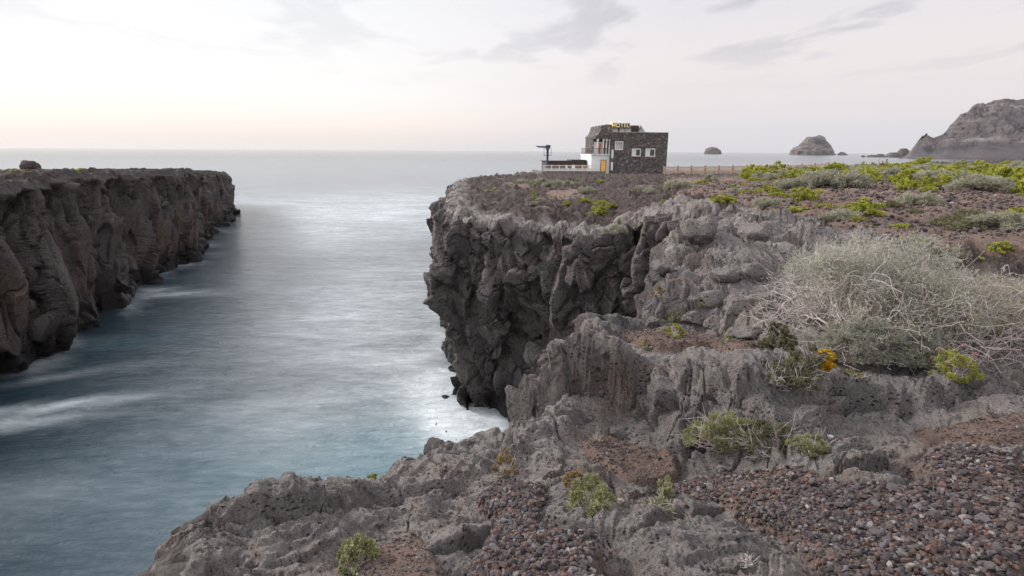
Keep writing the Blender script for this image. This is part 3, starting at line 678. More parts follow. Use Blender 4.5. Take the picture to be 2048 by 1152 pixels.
boulder('boulder', 'rounded rusty brown boulder resting on top of the left cliff', 'boulder', (bp_[0], bp_[1]+.4, 10.42), (1.45, 1.3, 1.15), 5, CLIFF, aa=.65, soil=.25, cut=0, rough=.2)
for (px, py, wp_, asp, lab, sd_) in [(1505,672,62,.5,'long low grey rock lying on the soil pocket beside the bare twigs',21),(1440,640,46,.7,'dark rounded rock standing behind the yellow tuft of the soil pocket',22),(1392,628,40,.7,'grey rock lodged between two dry tufts above the soil pocket',23),
        (1560,655,52,.8,'dark grey rock just left of the small olive bush',24),(1330,655,34,.7,'small dark rock at the left end of the reddish soil pocket',25),(1410,520,70,.8,'angular dark block perched on the slope above the cove',26),(1310,640,30,.8,'small rock against the foot of the cove wall',27),(1245,790,44,.6,'small rock wedged at the foot of the promontory face',28),
        (1663,873,11,.8,'small white stone among the gravel on the right',29),(1240,1015,16,.6,'pale pinkish stone below the round green shrublet',30)]:
    g = G(px, py); w3 = wp_/F_*np.hypot(g[1], 12-g[2]); pale = wp_ < 28
    zz_ = lz(g[0], g[1]+w3*.4)
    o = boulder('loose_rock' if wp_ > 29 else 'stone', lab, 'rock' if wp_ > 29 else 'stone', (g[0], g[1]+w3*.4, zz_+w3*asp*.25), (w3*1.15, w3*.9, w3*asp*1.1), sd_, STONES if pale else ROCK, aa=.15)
    if pale:
        cc = (.62, .58, .55) if wp_ < 14 else (.38, .28, .25)
        at = o.data.attributes.new('tint', 'FLOAT_COLOR', 'POINT'); at.data.foreach_set('color', np.tile(np.array([*cc, 1], np.float32), len(o.data.vertices)))

ROWS = [('upper', [(1398,500,46),(1448,496,58),(1512,505,66),(1585,520,74)]), ('middle', [(1322,566,44),(1385,572,62),(1450,580,52),(1522,570,70),(1590,590,56)]), ('lower', [(1368,632,42),(1432,604,50),(1482,625,54),(1535,632,46)])]
for rn, pts_ in ROWS:
    for q_, (px, py, wp_) in enumerate(pts_):
        g = G(px, py); w3 = wp_/F_*np.hypot(g[1], 12-g[2]); sd_ = int(px+py)
        lab = ('leftmost' if q_ == 0 else ['', 'second', 'third', 'fourth', 'fifth'][q_])+' angular grey block'+('' if q_ == 0 else ' from the left')+f' in the {rn} row on the rock slope'
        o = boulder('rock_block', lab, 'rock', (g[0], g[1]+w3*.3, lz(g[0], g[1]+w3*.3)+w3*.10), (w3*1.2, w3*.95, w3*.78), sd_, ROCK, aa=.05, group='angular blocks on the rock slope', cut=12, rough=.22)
        o.rotation_euler = (0, 0, sd_ % 7)

# ============================================================ plants
def leaf_mat(name, dark, light, tip=None, rough=.6):
    m, nt, b = new_mat(name); t = attr(nt, 'tone').outputs['Fac']
    c = ramp(nt, t, [(0, dark), (.8, light), (1.0, tip or light)]); L(nt, c, b.inputs['Base Color']); b.inputs['Roughness'].default_value = rough
    b.inputs['Specular IOR Level'].default_value = .25
    tr = nt.nodes.new('ShaderNodeBsdfTranslucent'); L(nt, c, tr.inputs[0]); ms = nt.nodes.new('ShaderNodeMixShader'); ms.inputs[0].default_value = .28
    L(nt, b.outputs[0], ms.inputs[1]); L(nt, tr.outputs[0], ms.inputs[2]); L(nt, ms.outputs[0], nt.nodes['Material Output'].inputs[0]); return m
LM = dict(green=leaf_mat('bright_green_leaf', (.19, .21, .035), (.50, .50, .085), (.66, .62, .13)), grey=leaf_mat('silver_leaf', (.21, .205, .15), (.50, .48, .37), (.56, .51, .41)),
          olive=leaf_mat('olive_leaf', (.09, .09, .045), (.24, .23, .13), (.33, .28, .16)), sage=leaf_mat('sage_leaf', (.17, .17, .08), (.42, .42, .21), (.54, .50, .28)),
          yellow=leaf_mat('yellow_leaf', (.20, .17, .05), (.50, .45, .13), (.60, .50, .2)), ochre=leaf_mat('ochre_leaf', (.16, .11, .05), (.42, .30, .13), (.55, .42, .2)),
          orange=leaf_mat('orange_leaf', (.45, .42, .06), (.85, .45, .03), (.9, .60, .05)), pink=leaf_mat('pink_flower', (.25, .14, .13), (.55, .36, .34), (.7, .5, .48)), pale=leaf_mat('pale_sage_leaf', (.25, .25, .20), (.50, .49, .40), (.58, .54, .47)))
WOOD = plain('dry_twig', (.56, .49, .46), .8, .3, 20); WOODP = plain('pinkish_twig', (.50, .41, .38), .8, .3, 20); WOODD = plain('dark_twig', (.16, .12, .10), .85, .3, 20)
def leaves(pos, dr, ln, wd, rg, tone=None):
    n = len(pos); dr = dr/np.linalg.norm(dr, axis=1)[:, None]
    u = rg.normal(0, 1, (n, 3)); sd_ = np.cross(dr, u); sd_ /= np.linalg.norm(sd_, axis=1)[:, None]; nn = np.cross(dr, sd_)
    l = (ln*rg.uniform(.6, 1.3, n))[:, None]; w_ = (wd*rg.uniform(.7, 1.3, n))[:, None]
    V = np.stack([pos, pos+dr*l*.5+sd_*w_*.5+nn*l*.08, pos+dr*l, pos+dr*l*.5-sd_*w_*.5+nn*l*.08], 1).reshape(-1, 3)
    F = np.arange(n*4).reshape(n, 4); t = rg.random(n) if tone is None else tone
    return V, F, np.repeat(t, 4)
def dome_dirs(n, rg, low=-.05):
    z = rg.uniform(low, 1, n); a = rg.uniform(0, 2*np.pi, n); q = np.sqrt(np.clip(1-z*z, 0, 1)); return np.stack([q*np.cos(a), q*np.sin(a), z], 1)
def dome_foliage(rg, nclump, tips, per, ln, wd, rx=1., ry=1., rz=.75, crad=.26, fill=.35, edge=.18):
    cdir = dome_dirs(nclump, rg); rad = (1-crad*.6)*(1-edge*rg.random(nclump)-.35*(rg.random(nclump) < fill)*rg.random(nclump))
    cen = cdir*rad[:, None]
    ct = rg.uniform(.0, .45, nclump)
    k = np.repeat(np.arange(nclump), tips); td = dome_dirs(len(k), rg, -.5); td = td+cdir[k]*.6; td /= np.linalg.norm(td, axis=1)[:, None]
    tp = cen[k]+td*crad*rg.uniform(.45, 1.0, len(k))[:, None]; tp[:, 2] = np.clip(tp[:, 2], .01, None)
    k2 = np.repeat(np.arange(len(k)), per); d2 = td[k2]+rg.normal(0, .65, (len(k2), 3)); p2 = tp[k2]-td[k2]*rg.uniform(0, .10, len(k2))[:, None]
    sc = np.array([rx, ry, rz]); tone = np.clip(ct[k[k2]]+rg.uniform(0, .5, len(k2)), 0, 1)
    return p2*sc, d2, ln, wd, tone, tp*sc
def stem_tubes(rg, tips, root_r, rad, n=3, wob=.08, npt=5):
    """thin crooked stems from the root to the given tips"""
    m = len(tips); t = np.linspace(0, 1, npt); root = np.stack([rg.uniform(-1, 1, m)*root_r, rg.uniform(-1, 1, m)*root_r, np.zeros(m)], 1)
    mid = root*.5+tips*.5; mid[:, 2] *= .75
    Pn = (1-t)[None, :, None]**2*root[:, None]+2*(t*(1-t))[None, :, None]*mid[:, None]+(t**2)[None, :, None]*tips[:, None]
    Ls = np.linalg.norm(tips-root, axis=1)[:, None, None]; Pn = Pn+rg.normal(0, wob, Pn.shape)*Ls*np.array([0]+[1]*(npt-2)+[.3])[None, :, None]
    return tubes(Pn, rad*np.linspace(1.5, .45, npt)[None, :]*np.ones((m, 1)), n)
def tubes(Pn, R_, n=3):
    m, k, _ = Pn.shape; d = np.gradient(Pn, axis=1); d /= np.linalg.norm(d, axis=2)[..., None]+1e-9
    up = np.array([.31, .17, .93]); a = np.cross(d, up); a /= np.linalg.norm(a, axis=2)[..., None]+1e-9; b = np.cross(d, a)
    th = np.arange(n)*2*np.pi/n
    V = Pn[:, :, None]+R_[:, :, None, None]*(a[:, :, None]*np.cos(th)[None, None, :, None]+b[:, :, None]*np.sin(th)[None, None, :, None])
    idx = np.arange(m*k*n).reshape(m, k, n); q = np.stack([idx[:, :-1], idx[:, 1:], np.roll(idx, -1, 2)[:, 1:], np.roll(idx, -1, 2)[:, :-1]], -1).reshape(-1, 4)
    return V.reshape(-1, 3), q
def join(parts):
    V, F, A, b = [], [], [], 0
    for v_, f_, a_ in parts: V.append(v_); F.append(f_+b); A.append(a_); b += len(v_)
    return np.concatenate(V), np.concatenate(F), np.concatenate(A)
# shared far shrubs (unit half width)
FAR = {}
def far_mesh(kind, i):
    key = (kind, i)
    if key not in FAR:
        rg = np.random.default_rng(abs(hash(kind)) % 9999 if False else sum(map(ord, kind))*7+i)
        if kind == 'green': a = dome_foliage(rg, 30, 14, 9, .095, .06, 1, 1, .72, .22, .4, .4)
        elif kind == 'grey': a = dome_foliage(rg, 34, 18, 8, .13, .024, 1, 1, .62, .26, .3, .3)
        elif kind == 'olive': a = dome_foliage(rg, 26, 14, 6, .10, .03, 1, 1, .38, .26, .3, .3)
        else: a = dome_foliage(rg, 22, 14, 7, .11, .045, 1, 1, .62, .26, .3, .3)
        v1, f1, t1 = leaves(a[0], a[1], a[2], a[3], rg, a[4]); v2, f2 = stem_tubes(rg, a[5][::9], .12, .014)
        v_, f_, t_ = join([(v1, f1, t1), (v2, f2, np.zeros(len(v2)))])
        me = np_mesh('shrub_'+kind, v_, f_, LM[kind], smooth=False, attrs=dict(tone=t_)); me.materials.append(WOODD)
        mi = np.zeros(len(f_), np.int32); mi[len(f1):] = 1; me.polygons.foreach_set('material_index', mi); FAR[key] = me
    return FAR[key]
def far_shrub(px, py, wpx, kind, label, group, hs=1.0, name=None, onleft=False):
    if onleft: g = P(px, py, 9.85); z = float(left_top(np.array([[g[0], g[1]]]))[0])+.22
    else: g = G(px, py); z = lz(g[0], g[1])
    half = wpx/2/F_*np.hypot(g[1], 12-g[2]); y = g[1]+half*.5
    if not onleft: z = lz(g[0], y)
    o = link(name or {'green': 'leafy_shrub', 'grey': 'silver_shrub', 'olive': 'low_shrub'}.get(kind, 'shrub'), far_mesh(kind, random.randrange(4)), None, (g[0], y, z-.04*half))
    o.rotation_euler = (0, 0, random.uniform(0, 6.28)); o.scale = (half*1.18, half*random.uniform(.85, 1.1), half*hs*random.uniform(1.2, 1.5))
    return tag(o, label, 'shrub', group)
far = [ # px, base py, width px, kind, height factor, label
 (1615,416,62,'green',1.1,'round bright yellow-green shrub standing alone on the plain, largest of the leafy ones'),
 (1558,400,40,'green',1,'bright green shrub just behind and left of the round solitary one'),
 (1535,388,38,'green',1,'bright green shrub with dark stems near the slatted fence end of the plain'),
 (1450,426,52,'green',.55,'low lime green shrub sprawling on the rim above the rock columns'),
 (1432,416,28,'green',.6,'small lime green shrub touching a silver bush at the rim'),
 (1541,424,62,'grey',1,'silver shrub with a green edge between the rim and the solitary shrub'),
 (1397,414,56,'grey',1,'pale silver shrub beside the lime green one on the cove rim'),
 (1360,382,56,'grey',1,'pale silver shrub with yellow-green top on the plain near the hotel'),
 (1340,380,30,'green',1,'yellow-green shrub growing out of the left side of a silver shrub'),
 (1424,368,34,'grey',1,'small silver shrub on the brown plain right of the hotel'),
 (1474,393,26,'grey',1,'tiny pale silver shrub alone on the brown soil'),
 (1650,385,110,'grey',.9,'wide silver shrub mass in the middle of the plain, left half'),
 (1705,385,100,'grey',.9,'wide silver shrub mass in the middle of the plain, right half'),
 (1590,386,66,'grey',.9,'silver shrub left of the wide silver mass'),
 (1612,384,30,'green',1.3,'green shrub wedged between two silver shrubs'),
 (1604,438,52,'green',.6,'flat lime green shrub in front of the solitary round one'),
 (1656,428,48,'green',.8,'green shrub behind the silver shrub with bare twigs'),
 (1692,452,78,'grey',.9,'silver shrub with bare pale twigs among green ones'),
 (1740,446,80,'green',.8,'large leafy green shrub right of the silver one on the plain'),
 (1700,430,40,'green',.7,'green shrub at the back of the silver one'),
 (1718,456,32,'green',.8,'small yellow-green shrub at the foot of the large leafy one'),
 (1812,472,46,'green',.6,'low green shrub alone on the pinkish soil'),
 (1655,456,26,'olive',1,'tiny olive tuft in front of the plain shrubs'),
 (1745,472,36,'olive',1,'olive tuft on bare soil left of the low green shrub'),
 (1850,424,92,'grey',.9,'silver shrub with a white bare base at the right of the plain'),
 (1790,428,46,'olive',1.2,'dark olive shrub touching the silver shrub with the white base'),
 (1837,438,34,'olive',1,'dull olive tuft below the silver shrub'),
 (1862,400,36,'green',.8,'green shrub on top of the silver one'),
 (1826,392,60,'green',1,'yellow-green shrub on the slope behind the silver one'),
 (1870,382,50,'green',.9,'green shrub on the slope right of the yellow-green one'),
 (1820,362,50,'green',1.2,'tall bright green shrub near the middle of the far slope'),
 (1775,364,36,'green',1.1,'bright green shrub below the seated walkers'),
 (1900,372,120,'grey',.8,'broad grey-green shrub over a dark hollow on the far slope'),
 (1975,392,110,'grey',.8,'broad grey-green shrub at the right end of the far slope'),
 (2015,386,80,'green',.7,'long bright green shrub along the right end of the slope'),
 (1950,372,50,'green',.6,'yellow-green patch of shrub between two broad grey ones'),
 (2030,446,60,'green',.8,'green shrub cut by the right edge of the picture'),
 (1960,448,90,'olive',.9,'dark olive ground shrub on the pink soil'),
 (1940,470,110,'olive',.8,'long dark olive shrub lying on the pink soil nearer the camera'),
 (2020,470,110,'grey',.8,'pale grey shrub behind the right pair of lime green ones'),
 (1960,512,70,'green',.7,'lime green shrub in front of the dark rocks, left one of a pair'),
 (2010,508,52,'green',.9,'lime green shrub in front of the dark rocks, right one of a pair'),
 (1915,502,40,'green',.5,'flat lime tuft at the edge of the dark rocks'),
 (1846,494,22,'green',1,'single small lime green tuft above the big dry shrub'),
 (1522,442,28,'green',.6,'small yellow-green tuft on dark ground below the silver shrub'),
 (1590,455,28,'green',.5,'small lime tuft above the grey rock slope'),
 (1545,480,40,'olive',.8,'small pale olive tuft on the grey rock slope'),
 (1580,512,80,'olive',.7,'long olive shrub on the rocks left of the big dry shrub'),
 (2040,400,30,'green',.7,'small yellow tuft at the right edge of the slope'),
 (991,382,32,'green',.8,'bright lime shrub on the rubble near the seaward tip of the headland'),
 (992,356,24,'olive',1,'olive tuft on the skyline rubble of the headland'),
 (1000,362,26,'grey',.6,'silver tuft behind the lime shrub of the headland'),
 (1046,368,36,'grey',.7,'grey-green tuft left of the long silver shrub row'),
 (1062,368,18,'green',.8,'lime tuft beside the grey-green one on the headland'),
 (1080,375,46,'grey',.8,'silver shrub at the left end of the long row below the terrace'),
 (1112,376,54,'grey',.8,'silver shrub in the middle of the long row below the terrace'),
 (1140,376,30,'grey',.7,'silver shrub closing the row below the terrace'),
 (1069,390,18,'green',.8,'lime tuft on dark rubble below the silver row'),
 (1096,396,20,'green',.8,'lime tuft in the middle of the headland'),
 (1070,402,14,'green',1.2,'upright little lime tuft on the headland'),
 (1086,425,34,'grey',.9,'pale olive shrub at the back of the headland blocks'),
 (1176,390,38,'grey',1,'silver shrub on the reddish soil of the headland'),
 (1133,415,20,'green',.8,'lime tuft above the head of the cove'),
 (1184,408,26,'green',.5,'yellow-green tuft behind the cove shrubs'),
 (1206,415,34,'green',.9,'bright green shrub above the cove, upper one'),
 (1200,438,42,'green',.9,'bright green shrub above the cove, largest and lowest one'),
 (1180,436,30,'green',.5,'flat green shrub left of the largest one above the cove'),
 (1240,462,40,'grey',1.2,'pale silver shrub hanging at the head of the cove'),
 (1216,466,28,'grey',1,'grey-green shrub deep in the head of the cove'),
 (1268,412,36,'grey',.8,'silver tuft on grey rock right of the cove shrubs'),
 (1330,413,20,'green',.6,'lime tuft on the rim of the columns, left of two'),
 (1351,413,18,'green',.7,'lime tuft on the rim of the columns, right of two'),
 (1222,366,26,'green',.6,'yellow-green tuft on the rubble below the hotel wall')]
for px, py, wpx, kd, hs, lab in far: far_shrub(px, py, wpx, kd, lab, 'shrubs on the plain behind the cove', hs)
random.seed(5)
ORD = ['leftmost', 'second', 'third', 'fourth', 'fifth', 'sixth', 'seventh', 'eighth', 'ninth', 'tenth', 'eleventh', 'twelfth', 'thirteenth', 'fourteenth']
def zone(px): return 'behind the solitary shrub' if px < 1610 else 'below the large islet' if px < 1700 else 'below the rock chain' if px < 1830 else 'below the mountain foot' if px < 1940 else 'below the mountain top'
belt = []
while len(belt) < 150:
    px = random.uniform(1500, 2110); top = np.interp(px, [1500, 1660, 1850, 2110], [352, 342, 334, 328]); bot = np.interp(px, [1500, 1750, 1900, 2110], [366, 372, 378, 400]); py = random.uniform(top, bot)
    if not (0 < random.random() < (px-1380)/520): continue
    kd = random.choices(['green', 'grey', 'olive'], [.44, .42, .14])[0]; row = min(2, int((py-top)/(bot-top)*3))
    belt.append((px, py, np.interp(py, [330, 400], [34, 74])*random.uniform(.6, 1.25), kd, row))
W3 = {'green': 'bright green', 'grey': 'grey-green', 'olive': 'dull olive'}; R3_ = ['on the skyline', 'in mid belt', 'at the belt front']
grp = {}
for it in belt: grp.setdefault((zone(it[0]), it[3], it[4]), []).append(it)
for (zn, kd, row), its in grp.items():
    its.sort()
    for k, (px, py, sc, _, _) in enumerate(its):
        o_ = 'only' if len(its) == 1 else ORD[k]
        far_shrub(px, py, sc, kd, f'{o_} {W3[kd]} shrub {R3_[row]} {zn}' if k == 0 else f'{o_} {W3[kd]} shrub from the left {R3_[row]} {zn}', W3[kd]+' shrubs of the far belt', random.uniform(.75, 1.05))
def tufts(n, x0, x1, y0, y1, szf, kinds, zf, grpname):
    its = [(random.uniform(x0, x1), random.uniform(y0, y1), random.choice(kinds)) for _ in range(n)]; g_ = {}
    for it in its: g_.setdefault((zf(it[0], it[1]), it[2]), []).append(it)
    for (zn, kd), q in g_.items():
        q.sort()
        for k, (px, py, _) in enumerate(q):
            far_shrub(px, py, szf(py), kd, (f'{ORD[k]} tiny {W3[kd]} tuft '+('' if k == 0 else 'from the left ')+zn), grpname, .6, 'tuft')
tufts(36, 1380, 2050, 360, 470, lambda py: np.interp(py, [360, 470], [14, 26])*random.uniform(.7, 1.3), ['olive'], lambda px, py: 'on '+('far' if py < 400 else 'near')+' bare soil '+zone(px), 'tiny tufts on the bare plain')
tufts(26, 930, 1320, 358, 400, lambda py: random.uniform(10, 20), ['grey', 'olive'], lambda px, py: 'on the headland rubble '+('left of the crane' if px < 1090 else 'below the terrace' if px < 1190 else 'below the hotel'), 'tiny tufts on the headland rubble')
tufts(24, 1255, 1560, 352, 396, lambda py: np.interp(py, [352, 396], [18, 34])*random.uniform(.8, 1.2), ['green', 'grey', 'green'], lambda px, py: ('on the far' if py < 372 else 'on the near')+' plain '+('right of' if px > 1340 else 'below')+' the hotel', 'small shrubs above the cove columns')
tufts(16, 950, 1240, 365, 425, lambda py: random.uniform(16, 28), ['green', 'grey'], lambda px, py: 'among rubble '+('left of' if px < 1080 else 'below')+' the terrace', 'small shrubs on the headland')
for i, (px, py, wpx) in enumerate([(8,362,40),(20,372,26),(30,356,34),(75,352,30),(100,350,26),(150,350,40),(176,346,34),(205,348,22)]):
    far_shrub(px, py, wpx, ['green', 'olive', 'green'][i % 3], f'{ORD[i]} low yellow-green shrub'+(' from the left' if i else '')+' on top of the left cliff', 'shrubs on top of the left cliff', .5, None, True)

# near shrublets, each with stems and foliage of its own
def near_shrub(name, label, px, py, wpx, hpx, kind, dens=1.0, leaf=.011, lw=.45, seed=0, twigs=60, bare=0, mat2=None, group=None, cat='shrub', depth=1.0, twood=None):
    rg = np.random.default_rng(seed+100); g = G(px, py); dist = np.hypot(g[1], 12-g[2]); half = wpx/2/F_*dist*1.14; hh = hpx/F_*dist*1.12
    y = g[1]+half*depth*.7; z = lz(g[0], y)-.004
    root = empty(name, (g[0], y, z)); tag(root, label, cat, group)
    nc = int(30*dens*max(.7, wpx/90)); a = dome_foliage(rg, int(nc*1.3), int(24*dens), 11, leaf, leaf*lw, half, half*depth, hh, .20, .45, .35)
    v_, f_, t_ = leaves(a[0], a[1], a[2], a[3], rg, a[4]); o = link('foliage', np_mesh('foliage', v_, f_, LM[kind], smooth=False, attrs=dict(tone=t_)), root)
    tp = a[5][rg.integers(0, len(a[5]), twigs)]; sv, sf2 = stem_tubes(rg, tp, half*.25, .0022, 4)
    if bare:
        dd = dome_dirs(bare, rg, .0)*np.array([half, half*depth, hh])*rg.uniform(1.0, 1.35, bare)[:, None]; bv, bf = stem_tubes(rg, dd, half*.3, .0016, 4, .12, 6); sv, sf2, _ = join([(sv, sf2, np.zeros(len(sv))), (bv, bf, np.zeros(len(bv)))])
    link('stems', np_mesh('stems', sv, sf2, twood or WOOD), root)
    if mat2:
        for _ in range(9):
            d_ = dome_dirs(1, rg, .35)[0]*np.array([half, half*depth, hh])*rg.uniform(.9, 1.1); fd_ = dome_dirs(46, rg, -.3)
            v_, f_, t_ = leaves(d_+fd_*.006, fd_, .013, .009, rg); link('flower_head', np_mesh('flower_head', v_, f_, LM[mat2], smooth=False, attrs=dict(tone=t_)), root)
    return root
near_shrub('shrublet', 'round pale green shrublet on the rock near the bottom edge, left of the gravel', 708, 1135, 84, 68, 'sage', 1.0, .012, .5, 1)
near_shrub('shrublet', 'ochre dried shrublet growing in a rock crack above the gravel', 1010, 948, 54, 54, 'ochre', .9, .012, .4, 2, 40, 30)
near_shrub('shrublet', 'largest round green shrublet in the gravel, beside an ochre one', 1186, 1040, 104, 84, 'sage', 1.2, .012, .5, 3)
near_shrub('shrublet', 'small ochre shrublet touching the round green one from behind', 1152, 990, 50, 44, 'ochre', .8, .011, .5, 4)
near_shrub('shrublet', 'small green shrublet on the right of two rocks, above the paired ones', 1340, 1022, 50, 36, 'sage', .8, .011, .5, 5)
near_shrub('shrublet', 'thin pale shrublet on bare rock, left one of the low pair', 1322, 1056, 48, 30, 'sage', .6, .010, .5, 6, 30, 20)
near_shrub('shrublet', 'thin pale shrublet on bare rock, right one of the low pair', 1366, 1070, 40, 32, 'sage', .6, .010, .5, 7, 30, 10)
near_shrub('shrublet', 'tiny yellow tuft in the crack of the foreground rim', 740, 978, 26, 18, 'yellow', .5, .010, .5, 8, 12)
near_shrub('low_shrub', 'long low olive green shrub lying along the upper edge of the gravel, left half', 1452, 918, 140, 62, 'sage', 1.3, .011, .35, 9, 90, 40, depth=.6)
near_shrub('low_shrub', 'long low olive green shrub along the upper gravel edge, taller middle part', 1550, 915, 130, 66, 'olive', 1.3, .012, .4, 10, 90, 30, depth=.6)
near_shrub('low_shrub', 'low green end of the long shrub, trailing over the gravel to the right', 1632, 918, 90, 38, 'sage', 1.0, .010, .4, 11, 60, 20, depth=.6)
near_shrub('shrublet', 'compact olive grey shrublet under the long dark ledge', 1605, 816, 92, 66, 'olive', 1.2, .012, .5, 12, 70, 20)
near_shrub('shrublet', 'half dry shrublet with bare twigs left of the compact olive one', 1548, 800, 56, 36, 'olive', .7, .010, .5, 13, 40, 50)
near_shrub('shrublet', 'yellow green tuft at the back of the reddish soil pocket', 1352, 678, 46, 24, 'yellow', .9, .012, .5, 14)
near_shrub('shrublet', 'brownish tuft standing right above the soil pocket, between rocks', 1350, 622, 42, 30, 'sage', .9, .012, .4, 15)
near_shrub('shrublet', 'dry dark tuft at the foot of the cove wall', 1318, 612, 30, 24, 'ochre', .7, .012, .4, 16, 30, 20)
near_shrub('shrublet', 'small green cushion on the left of the soil pocket', 1296, 682, 24, 13, 'sage', .6, .010, .5, 17, 20)
near_shrub('shrublet', 'small green cushion in the middle of the soil pocket', 1400, 690, 28, 14, 'sage', .6, .010, .5, 18, 20)
near_shrub('shrublet', 'small green cushion at the right end of the soil pocket', 1456, 686, 22, 15, 'sage', .6, .010, .5, 19, 20)
near_shrub('shrublet', 'flat green tuft on the grey slope above the soil pocket', 1411, 606, 30, 12, 'sage', .6, .012, .5, 20, 20)
near_shrub('low_shrub', 'olive bush with tiny leaves at the left foot of the big dry shrub', 1566, 695, 72, 66, 'olive', 1.2, .016, .55, 21, 60, 10, depth=.8)
near_shrub('fleshy_plant', 'glowing orange and yellow fleshy plant in front of the big dry shrub', 1658, 712, 42, 34, 'orange', 1.0, .028, .6, 22, 20, 0)
near_shrub('fleshy_plant', 'small lime green fleshy plant touching the orange one', 1633, 706, 28, 18, 'green', .7, .024, .6, 23, 16, 0)
near_shrub('shrublet', 'dry olive tuft below the orange plant', 1634, 738, 46, 26, 'olive', .9, .011, .5, 24, 30, 20)
near_shrub('shrublet', 'thin yellow tuft on the long dark ledge', 1722, 740, 44, 18, 'yellow', .5, .010, .5, 25, 20, 6)
near_shrub('low_shrub', 'yellow green cushion at the right foot of the big dry shrub', 1872, 762, 84, 34, 'sage', .8, .012, .4, 26, 60, 10, depth=.6)
near_shrub('leafy_shrub', 'dense pale sage leafy shrub at the front foot of the big dry shrub', 1775, 722, 210, 92, 'pale', 1.5, .017, .22, 31, 110, 40, depth=.6)
near_shrub('leafy_shrub', 'smaller pale sage shrub between the two big dry shrubs', 1870, 722, 120, 70, 'pale', 1.3, .016, .22, 32, 80, 30, depth=.6)
near_shrub('flowering_shrub', 'deep green shrub with pink flower heads near the right edge', 1930, 758, 90, 58, 'green', 1.0, .013, .35, 27, 50, 14, 'pink', cat='shrub', depth=.7)
near_shrub('flowering_shrub', 'faded pink tuft behind the green flowering shrub', 1905, 722, 70, 34, 'pink', .8, .012, .4, 28, 40, 30, depth=.6)

# the two big dry shrubs
def grow(rg, p, d, ln, r, depth, out, tips, cen, rad, kink=.30):
    n = 4; pts = [p.copy()]; q = p.copy(); dd = d.copy()
    for i in range(n-1):
        dd = dd+rg.normal(0, kink, 3)
        e = (q-cen)/rad; an_ = math.atan2(e[1], e[0]); out_ = np.linalg.norm(e)/(1+.15*math.sin(2*an_+1.2)+.13*math.sin(5*an_+2.6*e[2])+.10*math.sin(7*e[2]+3*an_))
        if out_ > .95: dd = dd-e/out_*.7*np.linalg.norm(dd)+np.array([0, 0, .1])
        dd[2] += .04
        if q[2] < .05: dd[2] = abs(dd[2])+.2
        dd /= np.linalg.norm(dd); q = q+dd*ln/(n-1); pts.append(q.copy())
    out[n].append((pts, [r*(1-.4*i/(n-1)) for i in range(n)])); 
    if depth == 0: tips.append((q, dd)); return
    for k in range(int(rg.integers(2, 4))):
        nd = dd+rg.normal(0, .62, 3); nd /= np.linalg.norm(nd); b = pts[-1] if k < 2 else pts[-2]
        grow(rg, b, nd, ln*rg.uniform(.66, .92), r*.64, depth-1, out, tips, cen, rad, kink)
def big_shrub(name, label, c, R_, seed, stems, depth, ln, r, wood, kinds, leafy, bare=None, extra=0):
    rg = np.random.default_rng(seed); root = empty(name, c); tag(root, label, 'shrub'); out = {4: []}; tips = []; R_ = np.array(R_, float); cen = np.array([0, 0, .0])
    for i in range(stems):
        a = 2*math.pi*i/stems+rg.uniform(-.3, .3); el = rg.uniform(.1, 1.2); d = np.array([math.cos(a)*math.cos(el), math.sin(a)*math.cos(el), math.sin(el)])
        p0 = np.array([math.cos(a)*.12*R_[0]*rg.random()*2.5, math.sin(a)*.12*R_[1]*rg.random()*2.5, .0]); grow(rg, p0, d, ln*rg.uniform(.8, 1.3), r*rg.uniform(.7, 1.2), depth, out, tips, cen, R_)
    Pn = np.array([o_[0] for o_ in out[4]]); Rr = np.array([o_[1] for o_ in out[4]]); v_, f_ = tubes(Pn, np.clip(Rr, .0016, None), 4)
    link('branches', np_mesh('branches', v_, f_, wood), root)
    if extra:   # long fine crossing twigs over the outside
        d0_ = dome_dirs(extra, rg, .05); s0 = d0_*R_*rg.uniform(.55, .9, extra)[:, None]; dv = d0_*R_*.16+rg.normal(0, .17, (extra, 3))*R_.mean(); e0 = s0+dv
        t = np.linspace(0, 1, 5)[None, :, None]; Q = s0[:, None]*(1-t)+e0[:, None]*t+rg.normal(0, .018, (extra, 5, 3)); Q[..., 2] = np.clip(Q[..., 2], .01, None)
        v_, f_ = tubes(Q, np.linspace(.0026, .0010, 5)[None, :]*np.ones((extra, 1)), 4); link('twigs', np_mesh('twigs', v_, f_, wood), root)
    tp = np.array([t[0] for t in tips]); td = np.array([t[1] for t in tips])
    for kd, sel, per, lf, lw in kinds:
        k = sel(tp/R_, rg); q = tp[k]; qd = td[k]
        kk = np.repeat(np.arange(len(q)), per); ps = q[kk]+rg.normal(0, .028, (len(kk), 3)); dr = qd[kk]+(ps/R_)*.5+rg.normal(0, .5, (len(kk), 3))+np.array([0, 0, .35]); ps[:, 2] = np.clip(ps[:, 2], .01, None)
        cl_ = rg.uniform(0, .5, len(q))[kk]
        v_, f_, t_ = leaves(ps, dr, lf, lf*lw, rg, np.clip(cl_+rg.uniform(0, .5, len(kk)), 0, 1)); link('foliage', np_mesh('foliage', v_, f_, LM[kd], smooth=False, attrs=dict(tone=t_)), root)
    return root
g = G(1745, 742); gz = lz(g[0], g[1]+.95)
